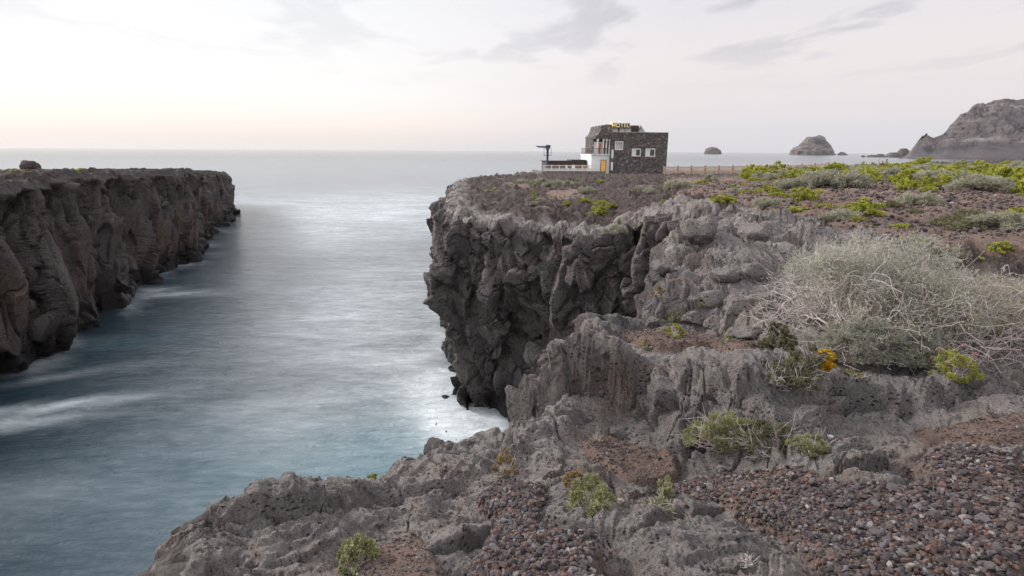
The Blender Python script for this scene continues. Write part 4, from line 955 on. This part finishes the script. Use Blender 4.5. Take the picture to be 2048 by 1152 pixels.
big_shrub('dry_shrub', 'big domed pale shrub, bare white twigs on its left and sage leaves on its right', (g[0]+.47, g[1]+.85, gz-.03), (.98, .80, .76), 3, 14, 6, .27, .015, WOOD,
  [('pale', lambda e, rg: (e[:, 0]*.9-e[:, 1]*.1+rg.normal(0, .30, len(e)) > .02) | ((e[:, 2] > .72) & (rg.random(len(e)) < .75)), 14, .034, .17), ('pale', lambda e, rg: (e[:, 2] > .60+rg.normal(0, .15, len(e))) | (rg.random(len(e)) < .06), 8, .032, .17),
   ('ochre', lambda e, rg: rg.random(len(e)) < .05, 5, .02, .3)], True, extra=420)
g = G(2050, 752); gz = lz(g[0], g[1]+.9)
big_shrub('twiggy_shrub', 'tangled pinkish bare shrub with straight thin twigs, cut by the right edge of the picture', (g[0]+.30, g[1]+.85, gz-.03), (1.0, .8, .54), 9, 13, 5, .30, .010, WOODP,
  [('sage', lambda e, rg: (e[:, 2] > .45) & (rg.random(len(e)) < .6), 12, .032, .16), ('pale', lambda e, rg: rg.random(len(e)) < .35, 10, .032, .15)], True, extra=650)
# dead twigs on the soil
for px, py, wpx, n_, sd_, lab in [(1195,882,46,9,1,'bleached dead twig lying on the reddish soil of the ledge'),(1560,905,60,12,2,'dead grey twigs sticking out below the long low shrub'),(1500,1150,46,10,3,'dry thorny twig at the bottom edge of the picture'),(1540,690,60,9,4,'white bare twig reaching over the rock left of the big dry shrub')]:
    g = G(px, py); half = wpx/2/F_*np.hypot(g[1], 12-g[2]); rg = np.random.default_rng(sd_+60); tp = dome_dirs(n_, rg, .1)*np.array([half, half*.6, half*1.2]); v1, f1 = stem_tubes(rg, tp, half*.1, .0022, 4, .10, 6)
    t2 = np.repeat(tp*.7, 3, 0)+rg.normal(0, half*.25, (n_*3, 3)); t2[:, 2] = np.abs(t2[:, 2]); v2, f2 = stem_tubes(rg, t2, half*.3, .0014, 4, .10, 5); v_, f_, _ = join([(v1, f1, np.zeros(len(v1))), (v2, f2, np.zeros(len(v2)))])
    tag(link('dead_twig', np_mesh('dead_twig', v_, f_, WOOD if sd_ != 1 else plain('bleached_wood', (.62, .50, .45), .8, .2, 20)), None, (g[0], g[1]+.03, lz(g[0], g[1]+.03)-.005)), lab, 'twig')

# ============================================================ far shore
def mountain():
    sil = [(1800,316),(1812,312),(1822,300),(1832,288),(1845,282),(1858,283),(1870,280),(1880,275),(1890,268),(1900,254),(1912,243),(1925,237),(1938,226),(1952,219),(1966,214),(1975,208),(1987,201),(1998,201),(2010,197),(2022,199),(2035,201),(2048,199),(2100,180),(2180,165),(2300,130),(2500,80),(2800,30)]
    sil = np.array(sil, float); px = np.concatenate([np.linspace(1800, 2060, 420), np.linspace(2062, 2800, 120)]); n = len(px)
    py = np.interp(px, sil[:, 0], sil[:, 1]); NV = 200
    t = np.concatenate([np.linspace(0, 1, 160), np.linspace(1.02, 1.8, 40)])
    V = np.zeros((n, NV, 3))
    for i in range(n):
        r = ray(px[i], py[i]); hz = math.hypot(r[0], r[1]); u = r[:2]/hz
        db = 1750+ (px[i]-1800)*.05; dr_ = db+60+520*min(1, (px[i]-1800)/160); zr = max(12+r[2]/hz*dr_, 1.0)
        tt = t; ds = db+(dr_-db)*tt; zz = np.where(tt <= 1, zr*np.clip(tt, 0, 1)**.85, zr*(1-.5*(tt-1)))
        V[i, :, 0] = u[0]*ds; V[i, :, 1] = u[1]*ds; V[i, :, 2] = zz
    X_, Y_, Z_ = V[..., 0], V[..., 1], V[..., 2]; tt = t[None, :]+0*X_
    er = ridged(X_/140, Y_/320, Z_/260, 6, 900, .58)-.6; st = np.sin((Z_+14*fbm(X_/120, Y_/120, 0*X_, 3, 905))/5.0)*1.2
    amp = sstep(0, .25, tt)*(1-.75*sstep(.82, 1, tt)*(1-sstep(1, 1.1, tt)))
    V[..., 2] = Z_+(er*24+st+2.2*fbm(X_/18, Y_/18, Z_/14, 4, 910))*amp*np.clip(Z_/60, .15, 1); V[..., 1] -= er*10*amp; V[:, 0, 2] = -3
    V[..., 2] += 1.5*np.clip(Z_/90-.3, 0, 1)*ridged(X_/14, Y_/50, 0*X_, 3, 912)*np.exp(-((tt-1)/.05)**2)
    o = link('mountain', np_mesh('mountain', V.reshape(-1, 3), grid_faces(n, NV), MOUNT)); tag(o, 'reddish grey mountain ridge falling into the sea on the right', 'mountain', kind='structure')
def far_rock_mat(name, a, b_, c_):
    m, nt, b = new_mat(name); geo = nt.nodes.new('ShaderNodeNewGeometry'); mp = nt.nodes.new('ShaderNodeMapping'); mp.inputs['Scale'].default_value = (.004, .004, .022); mp.inputs['Rotation'].default_value = (0, .25, 0); L(nt, geo.outputs['Position'], mp.inputs[0])
    n = N(nt, 'ShaderNodeTexNoise', Scale=1.2, Detail=9.0, Roughness=.72, Distortion=.6); L(nt, mp.outputs[0], n.inputs['Vector'])
    n2 = N(nt, 'ShaderNodeTexNoise', Scale=.03, Detail=9.0, Roughness=.75); L(nt, geo.outputs['Position'], n2.inputs['Vector'])
    c = ramp(nt, n.outputs[0], [(.36, tuple(x*.6 for x in a)), (.46, a), (.53, b_), (.62, tuple(x*1.02 for x in c_))]); c = mix(nt, ramp(nt, n2.outputs[0], [(.4, .55), (.6, 0)]), c, mix(nt, .6, c, (.05, .05, .05))); L(nt, c, b.inputs['Base Color']); b.inputs['Roughness'].default_value = .95
    bp = nt.nodes.new('ShaderNodeBump'); bp.inputs['Distance'].default_value = 9; bp.inputs['Strength'].default_value = .8; L(nt, n2.outputs[0], bp.inputs['Height']); L(nt, bp.outputs[0], b.inputs['Normal']); return m
MOUNT = far_rock_mat('mountain_rock', (.085, .073, .078), (.115, .088, .086), (.20, .18, .175)); STACK = far_rock_mat('stack_rock', (.15, .125, .12), (.19, .16, .145), (.24, .20, .18))
mountain()
def stack(name, label, sil, dist, seed, group=None, cat='sea stack'):
    sil = np.array(sil, float); i0 = int(np.argmin(sil[:, 1])); Lp, Rp = sil[:i0+1], sil[i0:]
    yb = max(sil[0, 1], sil[-1, 1]); yt = sil[i0, 1]; n = 70; m = 96; ys = yb+(yt-yb)*np.linspace(0, 1, n)**.9
    def wp3(px, py): r = ray(px, py); return CAM+r*dist/r[1]
    xl = np.interp(-ys, -Lp[:, 1], Lp[:, 0]); xr = np.interp(-ys, -Rp[::-1, 1], Rp[::-1, 0])
    cx = (xl.max()*0+(xl[0]+xr[0])/2); V = []
    a = np.linspace(0, 2*np.pi, m, endpoint=False); base = wp3(cx, yb); zb_ = base[2]
    for k in range(n):
        l, r = wp3(xl[k], ys[k]), wp3(xr[k], ys[k]); c = (l+r)/2; hx = abs(r[0]-l[0])/2+.3; z = c[2]-zb_-2.0 if k else -6
        ex = np.sign(np.cos(a))*np.abs(np.cos(a))**.8*hx; ey = np.sin(a)*max(hx*.8, .3)
        V.append(np.stack([c[0]-base[0]+ex, ey, np.full(m, z)], 1))
    V = np.array(V); q = V.reshape(-1, 3); s_ = (abs(xr[0]-xl[0])/F_*dist)
    nn = ridged(q[:, 0]/s_*6+seed, q[:, 1]/s_*6, q[:, 2]/s_*2.5, 5, seed)-.7; nf = q[:, :2]/(np.linalg.norm(q[:, :2], axis=1)[:, None]+1)
    q[:, :2] += nf*nn[:, None]*s_*.035; q[:, 2] += s_*.02*fbm(q[:, 0]/s_*9, q[:, 1]/s_*9, 0*q[:, 0], 4, seed+3)
    idx = np.arange(n*m).reshape(n, m); f = np.stack([idx[:-1], np.roll(idx, -1, 1)[:-1], np.roll(idx, -1, 1)[1:], idx[1:]], -1).reshape(-1, 4)
    tp = len(q); q = np.vstack([q, [q[-m:].mean(0)]]); f3 = np.stack([idx[-1], np.roll(idx[-1], -1), np.full(m, tp)], -1)
    return tag(link(name, np_mesh(name, q, [f, f3], STACK), None, (base[0], base[1], 2.0)), label, cat, group)
stack('sea_stack', 'large steep rocky islet with a flat-topped summit, rising from the sea left of the mountain', [(1585,309),(1586,300),(1592,294),(1600,291),(1610,283),(1616,274),(1626,272),(1632,272),(1637,269),(1645,273),(1653,286),(1660,296),(1664,309)], 3600, 11)
stack('sea_stack', 'small squat rocky islet on the horizon midway between the hotel and the large one', [(1409,306),(1411,298),(1415,294),(1424,291),(1432,293),(1440,298),(1442,306)], 4200, 12)
stack('islet', 'low pointed rock just right of the large steep islet', [(1674,310),(1679,306),(1682,303),(1688,304),(1694,309)], 3500, 13, cat='islet')
for i, (sil, lab) in enumerate([([(1722,312),(1724,309),(1726,308),(1729,309),(1730,312)], 'tiny isolated skerry at the left end of the rock chain below the mountain'), ([(1733,313),(1738,309),(1744,308),(1752,309),(1756,313)], 'low flat skerry second from the left in the rock chain'),
        ([(1752,313),(1755,307),(1760,306),(1766,307),(1772,313)], 'double-topped skerry in the middle of the rock chain'), ([(1770,314),(1776,307),(1783,304),(1792,304),(1800,314)], 'broad skerry beside the tallest rock of the chain'),
        ([(1788,315),(1797,304),(1803,297),(1812,297),(1816,302),(1820,315)], 'tallest blocky rock of the chain, at the foot of the mountain')]):
    stack('skerry', lab, sil, 1900, 20+i, 'rock chain at the foot of the mountain', 'islet')

# ============================================================ hotel
YAW = math.radians(9); HB = Pd(1221, 348, 87.0); HZ = HB[2]
def stone_wall():
    m, nt, b = new_mat('basalt_masonry'); tc = nt.nodes.new('ShaderNodeTexCoord')
    mp = nt.nodes.new('ShaderNodeMapping'); mp.inputs['Scale'].default_value = (1, 1, 1.25); L(nt, tc.outputs['Object'], mp.inputs[0])
    vo = N(nt, 'ShaderNodeTexVoronoi', Scale=3.9); L(nt, mp.outputs[0], vo.inputs['Vector']); ve = N(nt, 'ShaderNodeTexVoronoi', feature='DISTANCE_TO_EDGE', Scale=3.9); L(nt, mp.outputs[0], ve.inputs['Vector'])
    sp = nt.nodes.new('ShaderNodeSeparateColor'); L(nt, vo.outputs['Color'], sp.inputs[0])
    c = ramp(nt, sp.outputs[0], [(0, (.065, .057, .052)), (.5, (.125, .108, .098)), (.8, (.18, .158, .145)), (.93, (.25, .225, .205)), (1, (.40, .36, .33))])
    c = mix(nt, ramp(nt, ve.outputs['Distance'], [(.0, 1), (.07, 0)]), c, (.17, .155, .145)); L(nt, c, b.inputs['Base Color']); b.inputs['Roughness'].default_value = .9
    bp = nt.nodes.new('ShaderNodeBump'); bp.inputs['Distance'].default_value = .08; L(nt, ramp(nt, ve.outputs['Distance'], [(0, 0), (.15, 1)]), bp.inputs['Height']); L(nt, bp.outputs[0], b.inputs['Normal']); return m
MAS = stone_wall(); WHITE = plain('white_plaster', (.80, .80, .80), .8, .06, 2); WFR = plain('white_painted_wood', (.78, .77, .74), .6, .06, 8); BRN = plain('dark_brown_wood', (.075, .05, .038), .7, .3, 5)
GLASS, gnt, gb = new_mat('window_glass'); gb.inputs['Base Color'].default_value = (.05, .06, .07, 1); gb.inputs['Roughness'].default_value = .06; gb.inputs['Specular IOR Level'].default_value = .9
PALEG = plain('pale_curtained_glass', (.62, .56, .54), .25, .15, 3); GOLD = plain('sign_letters', (.78, .68, .42), .5, .1, 4); CONC = plain('coping_concrete', (.46, .44, .41), .85, .15, 3)
GLOW = plain('lit_doorway', (.55, .30, .07), .6, .5, 3, emit=((1.0, .50, .10), .22)); LAMP = plain('lamp_bulb', (1, .9, .7), .5, 0, 3, emit=((1.0, .80, .50), 9.0))
RAIL = plain('rail_iron', (.10, .06, .05), .6, .2, 8); PLEAF = plain('terrace_white', (.78, .73, .68), .6, .1, 8)
hot = empty('hotel', tuple(HB), YAW); tag(hot, 'small black basalt hotel with white lower floor, balcony and rooftop sign at the cliff edge', 'hotel')
def pt(mb, name, mat, parent=hot, **k): return mb.build(name, mat, parent, **k)
W1 = MB()  # main front wall with real openings, then the box behind
wins = [(.62, 1.62, 3.62, 4.62), (3.28, 4.42, 2.72, 3.60), (5.42, 6.68, 2.70, 3.62)]
LX, HT, DP, TH = 8.75, 6.05, 8.2, .45
xs_ = sorted({0, LX, *[w_[0] for w_ in wins], *[w_[1] for w_ in wins]})
for a, b_ in zip(xs_[:-1], xs_[1:]):
    cut = [w_ for w_ in wins if w_[0] <= a+1e-6 and w_[1] >= b_-1e-6]
    if cut: W1.box(a, b_, 0, TH, -1.2, cut[0][2]); W1.box(a, b_, 0, TH, cut[0][3], HT)
    else: W1.box(a, b_, 0, TH, -1.2, HT)
W1.box(0, TH, TH, DP, -1.2, HT); W1.box(LX-TH, LX, TH, DP, -1.2, HT); W1.box(TH, LX-TH, DP-TH, DP, -1.2, HT)
W1.prism([(LX, -1.2), (LX, 2.6), (LX+.9, -.2), (LX+.95, -1.2)], 2.2, 3.0)
pt(W1, 'wall', MAS)
pt(MB().box(TH, LX-TH, TH, DP-TH, HT-.75, HT-.55), 'roof', CONC)
cp = MB(); cp.box(-.02, LX+.05, -.05, TH+.02, HT, HT+.07); cp.box(LX-TH, LX+.05, TH+.02, DP, HT, HT+.07); pt(cp, 'coping', CONC)
for i, (x0, x1, za, zb_) in enumerate(wins):
    f = MB(); e = .13
    f.box(x0-e, x1+e, -.03, .10, zb_, zb_+e); f.box(x0-e, x1+e, -.05, .12, za-e, za); f.box(x0-e, x0, -.03, .10, za, zb_); f.box(x1, x1+e, -.03, .10, za, zb_)
    if i: f.box(x0, (x0+x1)/2, .06, .10, za, zb_)
    wd = pt(f, 'window', WFR); pt(MB().box((x0+x1)/2 if i else x0, x1, .16, .18, za, zb_), 'pane', GLASS if i else PALEG, wd)
# seaward wing: white lower floor, balcony, columns, curved gable
pt(MB().box(-2.85, -.02, .7, 6.5, -1.2, 2.75), 'lower_floor', WHITE)
pt(MB().box(-1.35, -.62, .62, .72, .25, 1.95), 'door', GLOW); pt(MB().box(-1.42, -1.36, .60, .70, .2, 2.0).box(-.61, -.55, .60, .70, .2, 2.0).box(-1.42, -.55, .60, .70, 2.005, 2.07), 'door_frame', BRN)
pt(MB().box(-2.95, .0, .55, 6.6, 2.755, 2.90), 'balcony_floor', WHITE)
rl = MB(); rl.box(-2.92, -.3, .58, .63, 3.70, 3.76)
for i in range(20): rl.box(-2.90+i*.135, -2.865+i*.135, .59, .62, 2.90, 3.70)
for i in range(14): rl.box(-2.92, -2.88, .75+i*.4, .78+i*.4, 2.90, 3.70)
rl.box(-2.92, -2.88, .64, 6.5, 3.70, 3.76); pt(rl, 'balcony_rail', RAIL)
for x in (-1.86, -.98, -.50, -.02+.0):
    c_ = MB(); c_.tube([(x, 1.0, 2.90), (x, 1.0, 4.75), (x, 1.0, 4.85), (x, 1.0, 5.12)], [.12, .10, .17, .17], 12); pt(c_, 'column', WHITE)
pt(MB().box(-2.2, -.02, 2.4, 6.4, 2.90, 5.10), 'upper_wall', MAS)
for x in (-1.75, -.85): pt(MB().box(x-.28, x+.28, 2.33, 2.395, 2.95, 4.7), 'balcony_door', WHITE)
gb_ = MB(); gb_.prism([(-2.25, 5.12), (-2.25, 5.45), (-2.08, 5.58), (-1.85, 5.80), (-1.66, 6.15), (-1.54, 6.5), (-1.45, 6.95), (-.95, 7.1), (-.42, 7.22), (-.10, 7.15), (.35, 6.13), (-.001, 6.13), (-.001, 5.12)], .80, 6.4); pt(gb_, 'gable', MAS)
for (x0, z0_, z1_) in ((.02, 2.3, 3.55), (.02, .55, 1.75)): pt(MB().box(.0, .30, -.045, -.003, z0_, z1_).box(.08, .22, -.06, -.046, z0_+.15, z1_-.15), 'narrow_window', WHITE)
# rooftop room
pt(MB().box(.25, 3.55, 1.6, 5.5, 5.4, 6.78).box(3.56, 5.2, 2.0, 5.6, 5.4, 7.15), 'rooftop_room', BRN)
pw = MB(); pw.box(.30, 3.5, 1.52, 1.598, 6.0, 6.12); r_ = pt(pw, 'rooftop_window', BRN)
for x0, x1 in ((.35, 1.35), (1.62, 2.40), (2.50, 3.42)): pt(MB().box(x0, x1, 1.50, 1.56, 6.13, 6.68), 'pane', PALEG, r_)
pt(MB().box(.1, 5.0, 1.2, 1.6, 6.72, 6.80), 'eave', BRN)
pt(MB().prism([(4.75, 5.4), (4.75, 7.12), (4.95, 7.15), (5.25, 6.75), (5.55, 6.35), (5.95, 6.05), (5.95, 5.4)], 1.5, 1.9), 'curved_parapet', CONC)
pt(MB().box(.05, 3.0, 1.05, 1.15, 6.81, 7.42), 'sign_board', BRN)
fc = bpy.data.curves.new('sign_lettering', 'FONT'); fc.body = 'HOTEL'; fc.size = .80; fc.extrude = .03; fc.offset = .018; fc.align_x = 'CENTER'; fc.space_character = 1.12; fc.materials.append(GOLD)
tmp = bpy.data.objects.new('tmp', fc); C.objects.link(tmp); tme = bpy.data.meshes.new_from_object(tmp.evaluated_get(bpy.context.evaluated_depsgraph_get())); bpy.data.objects.remove(tmp)
fo = link('sign_lettering', tme, hot); fo.location = (1.55, 1.0, 6.84); fo.rotation_euler = (math.pi/2, 0, 0)
lm = MB(); lm.tube([(-.12, .75, 7.0), (-.12, .75, 7.25)], [.10, .13], 10); lp_ = pt(lm, 'roof_lamp', BRN); bl = MB(); bl.tube([(-.12, .70, 7.27), (-.12, .70, 7.40), (-.12, .70, 7.48)], [.12, .13, .05], 10); pt(bl, 'bulb', LAMP, lp_)
pl = bpy.data.lights.new('lamp_light', 'POINT'); pl.energy = 25; pl.color = (1, .75, .45); pl.shadow_soft_size = .12; po = bpy.data.objects.new('lamp_light', pl); C.objects.link(po); po.parent = hot; po.location = (-.12, .45, 7.42)

# terrace, low building, railing
tz = 9.15
tw = empty('terrace_wall', tuple(HB), YAW); tag(tw, 'low grey rubble stone wall carrying the white terrace railing left of the hotel', 'wall')
pt(MB().box(-10.6, -1.0, -.6, -.15, -1.6, .42).box(-10.6, -10.15, -.15, 7, -1.6, .42), 'masonry', plain('pale_rubble', (.20, .185, .17), .9, .5, 3.2, bump=.05), tw); pt(MB().box(-10.1, -2.86, -.14, 7, -.2, .30), 'paving', CONC, tw)
rw = empty('terrace_railing', tuple(HB), YAW); tag(rw, 'white wooden post and rail fence along the terrace edge', 'fence')
for i in range(8):
    x = -10.3+i*1.16; pt(MB().box(x-.05, x+.05, -.45, -.35, .43, 1.32), 'post', PLEAF, rw)
pt(MB().box(-10.4, -2.1, -.48, -.452, 1.15, 1.27).box(-10.4, -2.1, -.48, -.452, .80, .90).box(-10.4, -2.1, -.47, -.452, .45, .72), 'rails', PLEAF, rw)
lb = empty('low_building', tuple(HB), YAW); tag(lb, 'low flat dark brown building between the crane and the hotel', 'building')
pt(MB().box(-9.2, -2.9, 3.0, 6.4, .0, 1.75), 'wall', BRN, lb); pt(MB().box(-9.4, -2.87, 2.7, 6.6, 1.752, 1.86).box(-5.2, -2.88, 3.2, 6.2, 1.862, 2.02), 'roof', plain('tar_roof', (.055, .05, .052), .9, .2, 3), lb)
for i, (x, lab) in enumerate(((-4.0, 'red folding chair on the terrace beside the white wall'), (-5.6, 'white terrace chair in the middle of the railing'), (-6.6, 'white terrace chair nearest the crane'))):
    ch = empty('terrace_chair', tuple(HB+np.array([x*math.cos(YAW), x*math.sin(YAW)+.6, .30])), YAW+.5*i); tag(ch, lab, 'chair'); mt = plain('chair_red', (.42, .10, .07), .6, .1) if i == 0 else PLEAF
    pt(MB().box(-.24, .24, -.22, .22, .44, .48), 'seat', mt, ch); pt(MB().box(-.24, .24, .20, .24, .49, 1.0), 'backrest', mt, ch)
    for a in (-.2, .2):
        for b_ in (-.18, .18): pt(MB().box(a-.02, a+.02, b_-.02, b_+.02, 0, .438), 'leg', mt, ch)
# crane
cb = Pd(1094.5, 337, 86.5); cr = empty('davit_crane', (cb[0], cb[1], HZ+.2)); tag(cr, 'dark blue harbour crane with a short grey arm pointing seaward, on the terrace', 'crane')
BLU = plain('navy_paint', (.035, .05, .10), .5, .2, 3); GRB = plain('grey_blue_paint', (.16, .19, .24), .5, .15, 3); zt_ = 12-(291-302.9)/13.1-HZ-.2
pt(MB().tube([(0, 0, 0), (0, 0, 2.6), (0, 0, zt_-.8), (0, 0, zt_-.45)], [.17, .16, .18, .27], 14), 'column', BLU, cr)
pt(MB().box(-.28, .40, -.28, .28, zt_-.44, zt_+.02), 'winch_head', BLU, cr)
pt(MB().prism([(-1.75, zt_-.12), (-1.75, zt_-.20), (-1.45, zt_-.36), (-.29, zt_-.44), (-.29, zt_-.12)], -.10, .10), 'arm', GRB, cr)
pf = MB().box(-.55, .55, -.5, .5, 2.45, 2.53)
p_ = pt(pf, 'platform', BLU, cr); gr = MB()
for a in (-.53, .53):
    for b_ in (-.48, .48): gr.tube([(a, b_, 2.53), (a, b_, 3.45)], .015, 6)
gr.tube([(-.53, -.48, 3.45), (.53, -.48, 3.45), (.53, .48, 3.45), (-.53, .48, 3.45), (-.53, -.48, 3.45)], .015, 6); pt(gr, 'guard_rail', BLU, p_)
# slatted fence right of the hotel
PINE = plain('pale_slats', (.62, .47, .36), .7, .25, 5); PINED = plain('fence_post_wood', (.40, .26, .18), .75, .25, 5)
fa = Pd(1327, 348, 82.5); fb = Pd(1655, 343.5, 83.5); fn = empty('slatted_fence', (fa[0], fa[1], 0)); tag(fn, 'long pale wooden slatted fence running right from the hotel to the shrub slope', 'fence')
fd = fb-fa; fl_ = np.hypot(fd[0], fd[1]); ang = math.atan2(fd[1], fd[0]); nsec = 12
for i in range(nsec+1):
    t = i/nsec; p = fa+fd*t; zg = float(z0(p[0], p[1]))+.12; q = (p[0]-fa[0], p[1]-fa[1], zg-.25)
    o_ = MB().box(-.09, .09, -.08, .08, 0, 1.42).build('post', PINED, fn, q); o_.rotation_euler = (0, 0, ang)
    if i < nsec:
        sec = MB(); Ls = fl_/nsec; p2 = fa+fd*(i+1)/nsec; dz = float(z0(p2[0], p2[1]))+.12-zg; ns = int(Ls/.165)
        for k in range(ns):
            u = .12+k*(Ls-.2)/ns; h = dz*u/Ls; sec.box(u-.052, u+.052, -.13, -.10, .15+h, 1.30+h+random.uniform(-.03, .03))
        for zr in (.45, 1.10): sec.add([(0, -.095, zr), (Ls, -.095, zr+dz), (Ls, -.06, zr+dz), (0, -.06, zr), (0, -.095, zr+.09), (Ls, -.095, zr+dz+.09), (Ls, -.06, zr+dz+.09), (0, -.06, zr+.09)], [(0,3,2,1),(4,5,6,7),(0,1,5,4),(1,2,6,5),(2,3,7,6),(3,0,4,7)])
        o_ = sec.build('panel', PINE, fn, q); o_.rotation_euler = (0, 0, ang)

# ============================================================ air
hm, hnt, hb = new_mat('haze'); hnt.nodes.remove(hb); vp = hnt.nodes.new('ShaderNodeVolumePrincipled'); vp.inputs['Color'].default_value = (.84, .83, .92, 1); vp.inputs['Density'].default_value = .000025; vp.inputs['Anisotropy'].default_value = .3
L(hnt, vp.outputs[0], hnt.nodes['Material Output'].inputs['Volume'])
hz_ = MB().box(-5200, 6800, -600, 6000, -9, 700).build('haze', hm); tag(hz_, kind='stuff')

# ============================================================ people
SKIN = plain('skin', (.45, .28, .2), .6, .05); 
def person(label, loc, rz, joints, radii, edges, cloth_col, leg_col, hair_col, zsplit, head):
    """one continuous skinned body in the given pose; clothing and hair ride on it"""
    root = empty('person', loc, rz); tag(root, label, 'person')
    me = bpy.data.meshes.new('body'); me.from_pydata(joints, edges, []); o = link('body', me, root)
    sk = o.modifiers.new('skin', 'SKIN'); 
    for i, r in enumerate(radii): me.skin_vertices[0].data[i].radius = (r, r)
    me.skin_vertices[0].data[0].use_root = True
    o.modifiers.new('sub', 'SUBSURF').levels = 2; o.modifiers['sub'].render_levels = 2
    dg = bpy.context.evaluated_depsgraph_get(); em = bpy.data.meshes.new_from_object(o.evaluated_get(dg)); o.modifiers.clear(); o.data = em
    em.materials.clear(); cl_, lg = plain('jacket', cloth_col, .8, .15, 9), plain('trousers', leg_col, .8, .15, 9)
    for m_ in (SKIN, cl_, lg): em.materials.append(m_)
    for p in em.polygons:
        c = p.center; p.use_smooth = True; dh = (c-Vector(head)).length
        p.material_index = 0 if dh < .17 else (1 if c.z > zsplit else 2)
    h = MB(); import bmesh
    bm = bmesh.new(); bmesh.ops.create_uvsphere(bm, u_segments=16, v_segments=10, radius=.118)
    for v_ in list(bm.verts):
        if v_.co.z < -.02 and v_.co.y < .02: bm.verts.remove(v_)
    hm = bpy.data.meshes.new('hair'); bm.to_mesh(hm); bm.free(); hm.materials.append(plain('hair', hair_col, .8, .1)); link('hair', hm, root, (head[0], head[1]+.015, head[2]+.03))
    return root
stand = [(0,0,.92),(0,0,1.12),(0,0,1.38),(0,0,1.50),(0,-.01,1.62),(.19,0,1.38),(.24,.02,1.12),(.22,-.14,.95),(-.19,0,1.38),(-.24,.02,1.12),(-.22,-.14,.95),(.10,0,.88),(.11,-.02,.48),(.11,.02,.08),(.12,-.14,.03),(-.10,0,.88),(-.11,-.02,.48),(-.11,.02,.08),(-.12,-.14,.03)]
sr = [.14,.13,.14,.06,.10,.07,.05,.035,.07,.05,.035,.10,.065,.045,.04,.10,.065,.045,.04]
se = [(0,1),(1,2),(2,3),(3,4),(2,5),(5,6),(6,7),(2,8),(8,9),(9,10),(0,11),(11,12),(12,13),(13,14),(0,15),(15,16),(16,17),(17,18)]
sit = [(0,0,.14),(0,.02,.34),(0,-.02,.60),(0,-.03,.71),(0,-.05,.83),(.19,-.02,.59),(.25,-.14,.38),(.14,-.34,.36),(-.19,-.02,.59),(-.25,-.14,.38),(-.14,-.34,.36),(.11,-.04,.13),(.14,-.42,.40),(.13,-.62,.08),(.13,-.74,.04),(-.11,-.04,.13),(-.14,-.42,.40),(-.13,-.62,.08),(-.13,-.74,.04)]
a, b_ = -1.52, 1.25
person('person in an orange jacket standing on the hotel balcony between the white columns', (HB[0]+a*math.cos(YAW)-b_*math.sin(YAW), HB[1]+a*math.sin(YAW)+b_*math.cos(YAW), HZ+2.9), YAW, stand, sr, se, (.62, .16, .06), (.55, .20, .10), (.75, .68, .6), .5, stand[4])
for px, py, dist, cc, hc, lab in [(1771,336,80,(.28,.36,.05),(.02,.02,.02),'person with dark hair and a green top, seated on the skyline among the shrubs'),(1763,337,80,(.22,.06,.04),(.10,.06,.05),'person in dark red seated on the skyline, left of the one in green')]:
    g = Pd(px, py, dist); person(lab, (g[0], g[1], lz(g[0], g[1])), .3, sit, sr, se, cc, (.06, .06, .08), hc, .2, sit[4])
g = Pd(1755, 337, 80); tag(MB().tube([(0, 0, 0), (.02, 0, .5), (-.02, 0, 1.0)], [.12, .10, .08], 9).build('marker_post', plain('weathered_grey', (.42, .42, .45), .8, .2), None, (g[0], g[1], lz(g[0], g[1])-.05)), 'short pale grey post on the skyline left of the seated people', 'post')
